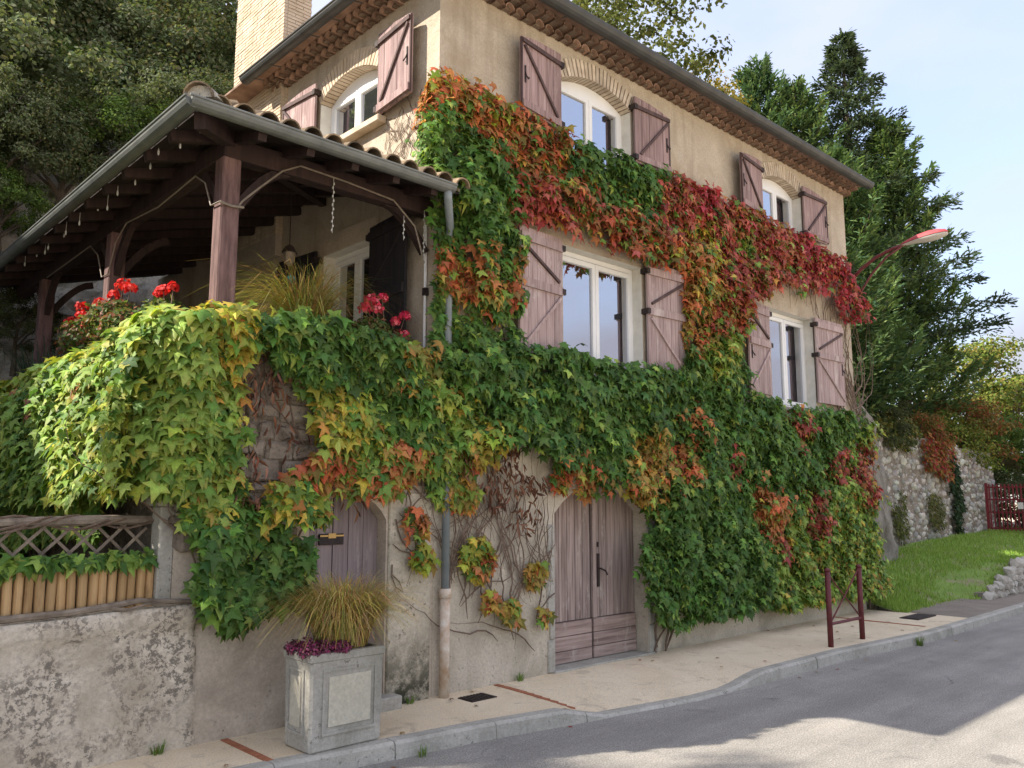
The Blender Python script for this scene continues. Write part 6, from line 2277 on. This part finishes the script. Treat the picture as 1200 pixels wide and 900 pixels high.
for x, y, z, kd, s, lab in ((26.5, 3.6, 3.4, 'rusty', 1.0, 'rust-tinged shrub above the stone wall by the gate'), (24.2, 3.6, 3.0, 'lime', 0.75, 'lime shrub spilling over the middle of the stone wall'),
                            (28.8, 3.6, 2.2, 'green', 1.4, 'green shrub rising behind the bright orange-red gate'), (20.4, 3.0, 3.2, 'rusty', 0.6, 'orange and red creeper bush hanging over the stone wall top'),
                            (17.0, 2.7, 3.3, 'dark', 0.6, 'dark shrub on the wall top next to the buttress'), (29.5, 5.5, 3.4, 'rusty', 1.25, 'reddish brown shrub below the lime-green tree'), (27.0, 2.2, 0.4, 'dark', 1.1, 'dark shrub behind the dark red gate'), (27.6, 0.5, 0.4, 'green', 1.2, 'green shrub low behind the gap between the two red gates')):
    plant_tree('wall_shrub', lab, 'shrub', CR[kd], TRK, (x, y, z), s, random.uniform(0, 6.28), None, 0.9)


# ---- climbers on the stone wall and the buttress
def wall_patch(name, label, xs_, zs_, n, cols, size, dy=0.12, kd='climber'):
    t_ = thing(name, label, kd, ((xs_[0] + xs_[1]) / 2, wall_y(xs_[0]) - 0.1, zs_[0]))
    x = rng.uniform(xs_[0], xs_[1], n)
    z = rng.uniform(zs_[0], zs_[1], n)
    cx_, cz_ = (xs_[0] + xs_[1]) / 2, (zs_[0] + zs_[1]) / 2
    k_ = (((x - cx_) / (xs_[1] - cx_)) ** 2 + ((z - cz_) / (zs_[1] - cz_)) ** 2 + 1.3 * vnoise(x, z, 1.9, 3.0) + 0.5 * vnoise(x, z, 5.0, 8.0)) < 0.85
    x, z = x[k_], z[k_]
    m_ = len(x)
    y = np.array([wall_y(a) + 0.22 * (b2 - 0.2) / 3.6 for a, b2 in zip(x, z)]) - 0.05 - dy * rng.random(m_)
    cloud('foliage', RHOMB, RHOMB_F, np.stack([x, y, z], 1), hang((0, -1, 0), 1.0, m_), rng.uniform(0.7, 1.3, m_) * size, jcols(cols, m_), 'leaf_dull', t_)


wall_patch('wall_climber', 'crimson and orange climber hanging from the stone wall top', (19.0, 21.6), (2.5, 4.1), 2200, [(0.30, 0.05, 0.05), (0.32, 0.14, 0.05), (0.2, 0.16, 0.05)], 0.12, 0.25)
wall_patch('wall_climber', 'dark green ivy streak running down the stone wall', (21.0, 22.2), (0.9, 3.4), 2200, [(0.035, 0.06, 0.03), (0.05, 0.08, 0.035)], 0.11)
wall_patch('wall_climber', 'yellow-green moss tuft low on the stone wall', (16.2, 17.2), (0.8, 2.2), 900, [(0.13, 0.14, 0.04), (0.09, 0.11, 0.03)], 0.08)
wall_patch('wall_climber', 'olive moss patch beneath the crimson climber', (19.0, 20.2), (1.0, 2.2), 900, [(0.14, 0.14, 0.045), (0.10, 0.11, 0.035)], 0.08)
wall_patch('wall_climber', 'green and yellow climber along the stone wall top beside the buttress', (15.4, 18.6), (3.2, 4.2), 1800, [(0.10, 0.13, 0.035), (0.20, 0.17, 0.05), (0.06, 0.09, 0.03)], 0.11, 0.25)
# ivy at the house's far corner
t = thing('corner_ivy', 'green ivy with pale stems climbing the far corner beside the buttress', 'ivy', (10.2, 0.4, 0.1))
n = 4200
x = rng.uniform(9.75, 12.0, n)
z = rng.uniform(0.2, 4.6, n)
k_ = (x - 9.75) < (1.1 + 0.5 * np.array([noise.noise(Vector((0, b2 * 1.3, 8))) for b2 in z]) + 0.35 * (z - 2.2) / 2.4)
x, z = x[k_], z[k_]
y = 0.95 - 0.55 * rng.random(len(x)) - 0.25 * (1 - z / 4.6)
cloud('foliage', MAPLE, MAPLE_F, np.stack([x, y, z], 1), hang((-0.2, -1, 0), 1.0, len(x)), rng.uniform(0.07, 0.13, len(x)), jcols([(0.05, 0.085, 0.035), (0.07, 0.11, 0.04), (0.11, 0.13, 0.05)], len(x)), 'leaf_dull', t)
mb = MB()
random.seed(5)
for k_ in range(16):
    p = Vector((random.uniform(9.9, 11.5), random.uniform(0.4, 0.9), random.uniform(0.2, 2.0)))
    pts = [p]
    for s in range(8):
        p = p + Vector((random.uniform(-0.12, 0.14), random.uniform(-0.04, 0.04), 0.30))
        pts.append(p)
    mb.tube(pts, [0.016 - 0.0015 * i for i in range(9)], 5)
tag(mb.build('stem', 'stem_bark', t), kind='stuff')

# ------------------------------------------------------------------ small litter on the ground
random.seed(77)
LM = MB()
LM.v, LM.f = [(a * 1.0, b2, c * 1.2 + 0.05) for a, b2, c in MAPLE], list(MAPLE_F)
LM = LM.mesh('fallen_leaf')
LM.materials.append(MATS['leaf_one'])
spotsL = [(-0.6, -1.35, -0.122), (2.0, -2.6, -0.122)]
for k_ in range(26):
    x = random.uniform(-2.6, 8.5)
    y = random.uniform(kerb_y(x) + 0.18, -0.06) if random.random() < 0.7 else kerb_y(x) - random.uniform(0.02, 0.2)
    z = 0.014 if y > kerb_y(x) + 0.15 else -0.124
    if 0.5 < x < 3.3 and z > 0:
        z = -drop(x) * ((y - 0.03) / (kerb_y(x) + KW - 0.04)) ** 2 + 0.014
    o = link('fallen_leaf', LM, None, None, (x, y, z), (random.uniform(-0.15, 0.15), random.uniform(-0.15, 0.15), random.uniform(0, 6.28)), (0.05, 0.05, 0.05))
    o.color = random.choice([(0.25, 0.11, 0.05, 1), (0.18, 0.09, 0.05, 1), (0.30, 0.07, 0.05, 1), (0.3, 0.2, 0.07, 1)])
    tag(o, 'small dry brown leaf fallen beside the kerb', 'leaf', 'fallen leaves by the kerb')
